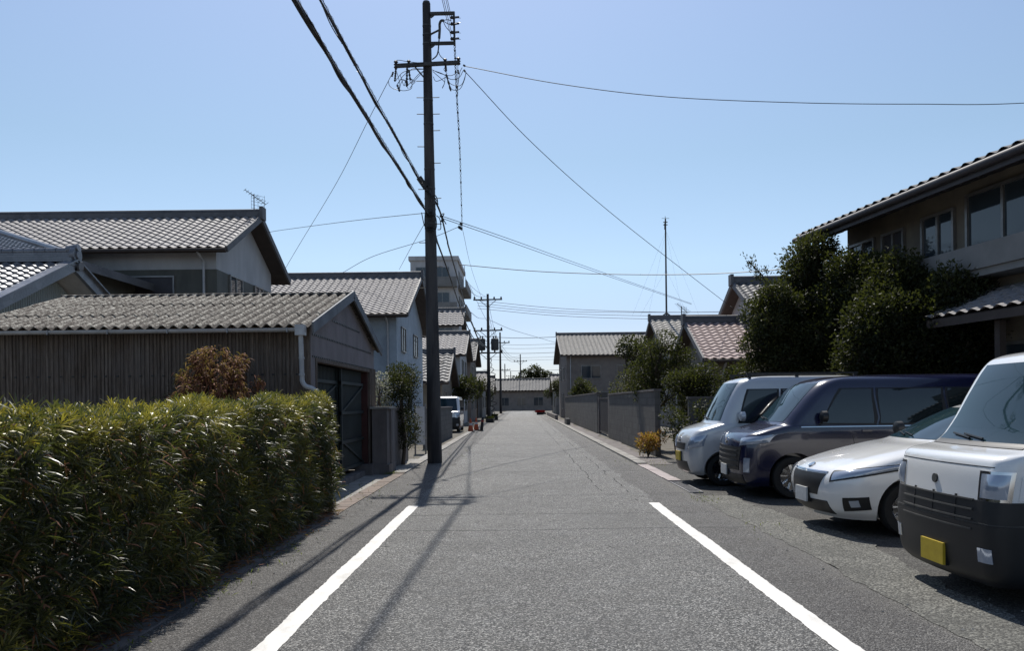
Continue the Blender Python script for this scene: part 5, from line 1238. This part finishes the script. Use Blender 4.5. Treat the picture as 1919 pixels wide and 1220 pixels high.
def kei_extra(t, car, sidep):
    fpatch(t, car, 'bumper', [(-1.05, .172), (1.05, .172), (1.0, .60), (-1.0, .60)], M['black'], .014, nu=60, nv=16)
    g = fpatch(t, car, 'grille', [(-.98, .60), (.98, .60), (.97, .77), (-.97, .77)], M['black'], .010, nu=30)[0]
    for zz in (.56, .63, .70, .77):
        mb = MB(); car.patch(mb, [(-.5, zz-.006), (.5, zz-.006), (.5, zz+.006), (-.5, zz+.006)], .02, 24, 1, .015); mb.build('grille_bar', M['pole_metal'], g, local=True)
    for yy in (-.3, 0, .3):
        mb = MB(); car.patch(mb, [(yy-.008, .53), (yy+.008, .53), (yy+.008, .79), (yy-.008, .79)], .014, 1, 6, .01); mb.build('grille_rib', M['black'], g, local=True)
    for sg in (1, -1):
        h = fpatch(t, car, 'headlight', [(sg*.56, .79), (sg*.76, .79), (sg*.77, .96), (sg*.56, .96)], M['lamp'], .010, raise_=.015)[0]
        fpatch(t, car, 'lamp_surround', [(sg*.535, .77), (sg*.79, .77), (sg*.80, .98), (sg*.535, .98)], M['chrome'], .006)
        fpatch(t, car, 'indicator', [(sg*.835, .78), (sg*.90, .79), (sg*.91, .93), (sg*.845, .95)], M['whitepaint'], .010)
        fpatch(t, car, 'fog_lamp', [(sg*.56, .34), (sg*.68, .34), (sg*.68, .44), (sg*.56, .44)], M['lamp'], .02)
    fpatch(t, car, 'cowl', [(-.60, 1.125), (.60, 1.125), (.59, 1.16), (-.59, 1.16)], M['black'], .006, nu=24)
    fpatch(t, car, 'bonnet_seam', [(-.66, 1.005), (.66, 1.005), (.66, 1.012), (-.66, 1.012)], M['black'], .002, nu=30, skirt=.004)
    fpatch(t, car, 'bumper_seam', [(-.97, .605), (.97, .605), (.97, .613), (-.97, .613)], M['pole_metal'], .014, nu=30, skirt=.004)
    p, n = car.skin(0, .88); MB().tube([p+n*-.005, p+n*.014], .035, 16).build('emblem', M['pole_metal'], t, local=True)
    plate(t, car, .32, M['yellow'], -.02)
kei = Car([(.17, .08, 3.34, .66), (.26, .02, 3.39, .715), (.55, 0, 3.4, .735), (.80, .02, 3.4, .74), (1.0, .045, 3.39, .735), (1.08, .10, 3.39, .73), (1.14, .32, 3.38, .725), (1.3, .45, 3.37, .71), (1.55, .58, 3.34, .69), (1.76, .70, 3.3, .66), (1.84, .80, 3.25, .61), (1.88, 1.0, 3.1, .50), (1.90, 1.35, 2.8, .33)], .06, .13)
kvan = make_car('kei_van', (3.20, 6.23, 0), 0, 'white boxy microvan with black bumper and yellow plate nearest on the right', 'van', kei, M['whitepaint'], (.66, 2.9), .275, .74,
    [((.86, 1.14), (1.55, 1.13), (1.55, 1.66), (1.05, 1.66)), ((1.65, 1.13), (2.35, 1.13), (2.35, 1.66), (1.65, 1.66)), ((2.45, 1.13), (3.1, 1.14), (3.05, 1.66), (2.45, 1.66))], (1.15, 1.77, .60, .52), kei_extra)

def hatch_extra(t, car, sidep):
    fpatch(t, car, 'grille', [(-.34, .42), (.34, .42), (.46, .66), (-.46, .66)], M['black'], .006, nu=24)
    fpatch(t, car, 'lower_intake', [(-.55, .22), (.55, .22), (.5, .36), (-.5, .36)], M['black'], .006, nu=24)
    for sg in (1, -1):
        fpatch(t, car, 'headlight', [(sg*.60, .60), (sg*1.25, .74), (sg*1.28, .81), (sg*.58, .69)], M['lamp'], .008, raise_=.012)
        fpatch(t, car, 'lamp_surround', [(sg*.57, .58), (sg*1.30, .725), (sg*1.33, .825), (sg*.55, .705)], M['black'], .004)
        fpatch(t, car, 'fog_lamp_bay', [(sg*.70, .27), (sg*1.0, .30), (sg*1.02, .44), (sg*.74, .42)], M['black'], .005)
        fpatch(t, car, 'fog_lamp', [(sg*.80, .32), (sg*.90, .33), (sg*.90, .40), (sg*.80, .39)], M['lamp'], .010)
    for q in (-1, 1): fpatch(t, car, 'chrome_strip', [(q*.02, .672), (q*.46, .672), (q*.47, .685), (q*.02, .685)], M['chrome'], .009)
    p, n = car.skin(0, .73); MB().tube([p+n*-.005, p+n*.014], .045, 16).build('emblem', M['chrome'], t, local=True)
    plate(t, car, .40, M['plate'])
hat = Car([(.17, .14, 4.0, .74), (.28, .05, 4.1, .81), (.48, 0, 4.15, .85), (.64, .03, 4.15, .86), (.73, .12, 4.14, .85), (.80, .30, 4.12, .84), (.88, .58, 4.1, .825), (.96, .92, 4.08, .80), (1.01, 1.18, 4.06, .785), (1.12, 1.42, 4.0, .755), (1.28, 1.74, 3.9, .70), (1.40, 2.02, 3.75, .63), (1.46, 2.3, 3.5, .52), (1.485, 2.65, 3.2, .32)], .20, .38)
make_car('hatchback', (3.32, 9.45, 0), R(1.5), 'white hatchback with low sloping bonnet between the microvan and the navy minivan', 'car', hat, M['whitepaint'], (.86, 3.35), .30, .85,
    [((1.55, 1.02), (2.35, 1.0), (2.35, 1.34), (2.02, 1.34)), ((2.45, 1.0), (3.2, 1.02), (3.0, 1.34), (2.45, 1.34))], (1.03, 1.38, .62, .5), hatch_extra)

def mini_extra(t, car, sidep):
    g = fpatch(t, car, 'grille', [(-.6, .42), (.6, .42), (.68, .78), (-.68, .78)], M['black'], .008, nu=30)[0]
    for zz in (.48, .56, .64, .72):
        mb = MB(); car.patch(mb, [(-.55, zz-.012), (.55, zz-.012), (.56, zz+.012), (-.56, zz+.012)], .016, 24, 1, .015); mb.build('grille_bar', M['pole_metal'], g, local=True)
    fpatch(t, car, 'lower_intake', [(-.7, .22), (.7, .22), (.7, .36), (-.7, .36)], M['black'], .008, nu=30)
    for sg in (1, -1):
        fpatch(t, car, 'headlight', [(sg*.62, .80), (sg*1.12, .86), (sg*1.14, .98), (sg*.60, .91)], M['lamp'], .010, raise_=.015)
        fpatch(t, car, 'lower_lamp', [(sg*.74, .40), (sg*.84, .40), (sg*.86, .62), (sg*.76, .62)], M['lamp'], .012)
    p, n = car.skin(0, .86); MB().tube([p+n*-.005, p+n*.014], .05, 16).build('emblem', M['chrome'], t, local=True)
    plate(t, car, .40, M['plate'])
    sidep('chrome_strip', [(.95, 1.075), (4.2, 1.085), (4.2, 1.10), (.95, 1.09)], M['chrome'], .012)
mini = Car([(.18, .10, 4.5, .76), (.28, .03, 4.58, .83), (.50, 0, 4.6, .855), (.80, .02, 4.6, .86), (.95, .09, 4.59, .855), (1.02, .24, 4.58, .85), (1.09, .48, 4.57, .84), (1.14, .62, 4.56, .83), (1.35, .82, 4.53, .80), (1.6, 1.05, 4.48, .755), (1.76, 1.24, 4.43, .70), (1.83, 1.45, 4.35, .63), (1.865, 1.8, 4.1, .5), (1.88, 2.3, 3.8, .33)], .13, .25)
make_car('minivan', (3.30, 12.95, 0), R(-.8), 'navy blue minivan with large grille parked between the white hatchback and silver wagon', 'minivan', mini, M['navy'], (.84, 3.7), .32, .86,
    [((1.25, 1.14), (2.05, 1.13), (2.05, 1.65), (1.6, 1.65)), ((2.15, 1.13), (3.1, 1.13), (3.1, 1.65), (2.15, 1.65)), ((3.2, 1.13), (4.2, 1.15), (4.1, 1.64), (3.2, 1.65))], (1.16, 1.75, .68, .58), mini_extra)

def wag_extra(t, car, sidep):
    fpatch(t, car, 'grille', [(-.34, .62), (.34, .62), (.36, .74), (-.36, .74)], M['black'], .006, nu=24)
    fpatch(t, car, 'lower_intake', [(-.5, .24), (.5, .24), (.45, .42), (-.45, .42)], M['black'], .006, nu=24)
    for sg in (1, -1): fpatch(t, car, 'headlight', [(sg*.48, .64), (sg*.86, .70), (sg*.88, .90), (sg*.52, .84)], M['lamp'], .010, raise_=.018)
    p, n = car.skin(0, .8); MB().tube([p+n*-.005, p+n*.014], .04, 16).build('emblem', M['chrome'], t, local=True)
    plate(t, car, .50, M['yellow'])
    for sg in (1, -1):
        mb = MB().bar((1.1, sg*.52, 1.975), (3.1, sg*.52, 1.975), .03, .03)
        for x in (1.15, 2.0, 3.05): mb.box(x-.03, x+.03, sg*.5, sg*.54, 1.89, 1.97)
        mb.build('roof_rail', M['black'], t, local=True)
wag = Car([(.18, .10, 3.3, .64), (.28, .03, 3.36, .70), (.50, 0, 3.38, .73), (.78, .02, 3.39, .738), (.93, .09, 3.39, .735), (1.0, .2, 3.39, .73), (1.07, .42, 3.38, .72), (1.12, .52, 3.38, .712), (1.38, .64, 3.35, .69), (1.65, .78, 3.32, .66), (1.82, .9, 3.28, .625), (1.89, 1.06, 3.22, .57), (1.925, 1.3, 3.05, .47), (1.94, 1.7, 2.8, .3)], .09, .22)
make_car('wagon', (2.92, 14.75, 0), R(1), 'silver tall boxy wagon farthest of the four parked vehicles on the right', 'car', wag, M['silver'], (.62, 2.95), .28, .738,
    [((.92, 1.12), (1.6, 1.11), (1.6, 1.68), (1.1, 1.68)), ((1.7, 1.11), (2.4, 1.11), (2.4, 1.68), (1.7, 1.68)), ((2.5, 1.11), (3.1, 1.13), (3.05, 1.68), (2.5, 1.68))], (1.14, 1.81, .60, .52), wag_extra)

# distant white van on the left: copy of the microvan with its parts
def copy_tree(o, parent=None):
    c = o.copy(); C.objects.link(c)
    if parent is not None: c.parent = parent
    for ch in [x for x in bpy.data.objects if x.parent is o]: copy_tree(ch, c)
    return c
v2 = copy_tree(kvan); v2.location = (-3.9, 41.5, 0); v2.rotation_euler = (0, 0, R(90)); v2['label'] = 'white van parked facing the camera on the left beyond the near pole'; del v2['group']

# cone, posts, far bits
def cone(x, y, label, s=1):
    t = thing('traffic_cone', (x, y, 0), label, 'traffic cone')
    MB().box(x-.2*s, x+.2*s, y-.2*s, y+.2*s, 0, .04).build('base', M['black'], t)
    MB().tube([(x, y, .04), (x, y, .7*s)], [.15*s, .03*s], 16).build('cone', M['orange'], t)
    MB().tube([(x, y, .34*s), (x, y, .46*s)], [.098*s, .077*s], 16).build('stripe', M['white_trim'], t)
cone(-2.62, 42, 'orange traffic cone on the left verge beside the white van')
cone(-2.45, 44.3, 'orange traffic cone behind the dark bollard on the left verge')
t = thing('bollard', (-2.12, 43, 0), 'short dark bollard leaning at the left road edge near the cones', 'bollard')
MB().tube([(-2.12, 43, 0), (-2.12, 43, .05), (-2.10, 43, .06), (-2.02, 43, .72), (-2.02, 43, .75)], [.16, .16, .09, .07, .05], 12).build('post', M['black'], t)
MB().tube([(-2.05, 43, .5), (-2.04, 43, .58)], [.08, .08], 12).build('band', M['red'], t)
for i, (x, y, h, lb) in enumerate(((-2.35, 62, .5, 'low dark planter box on the left verge far down the road'), (-2.3, 71, .55, 'second low planter box farther along the left verge'))):
    t = thing('planter', (x, y, 0), lb, 'planter'); MB().box(x-.3, x+.3, y-1, y+1, 0, h*.6).build('box', M['black'], t)
    n_ = 260; leafmesh('plants', np.stack([rng.uniform(x-.25, x+.25, n_), rng.uniform(y-.9, y+.9, n_), np.full(n_, h*.6)], 1), rng.normal(size=(n_, 3))*.5+np.array([0, 0, 1]), .25, .07, rng.uniform(0, .7, n_), M['evergreen'], t)
t = thing('signpost', (-2.45, 66.5, 0), 'thin grey post on the left verge between the planters', 'post'); MB().tube([(-2.45, 66.5, 0), (-2.45, 66.5, 1.1)], .04, 8).build('post', M['steel'], t); MB().tube([(-2.45, 66.5, 1.1), (-2.45, 66.5, 1.16)], .055, 8).build('cap', M['white_trim'], t)
t = thing('flower_box', (2.4, 98, 0), 'red flowering planter on the right edge at the end of the road', 'planter'); MB().box(2.0, 3.1, 97.6, 98.4, 0, .3).build('box', M['black'], t)
n_ = 500; leafmesh('flowers', np.stack([rng.uniform(1.9, 2.9, n_), rng.uniform(97.6, 98.4, n_), np.full(n_, .28)], 1), rng.normal(size=(n_, 3))*.4+np.array([0, 0, 1]), .3, .12, rng.uniform(.6, 1, n_), M['red'], t, blade=False)
# litter and crack stone near right-hand foreground
def pebbles():
    mb = MB()
    for i in range(260):
        side = random.random()
        x = random.uniform(2.45, 3.5) if side < .7 else random.uniform(-2.5, -2.2); y = random.uniform(3.5, 14); r = random.uniform(.004, .013)
        vs = [V(q)*r*random.uniform(.7, 1.2)+V((x, y, r*.4)) for q in ((1, 0, 0), (0, 1, 0), (-1, 0, 0), (0, -1, 0), (0, 0, .8), (0, 0, -.6))]
        mb.add(vs, [(0, 1, 4), (1, 2, 4), (2, 3, 4), (3, 0, 4), (1, 0, 5), (2, 1, 5), (3, 2, 5), (0, 3, 5)])
    tag(mb.build('gravel', M['conc']), 'scattered grit and small stones along both road edges', 'gravel', kind='stuff')
pebbles()
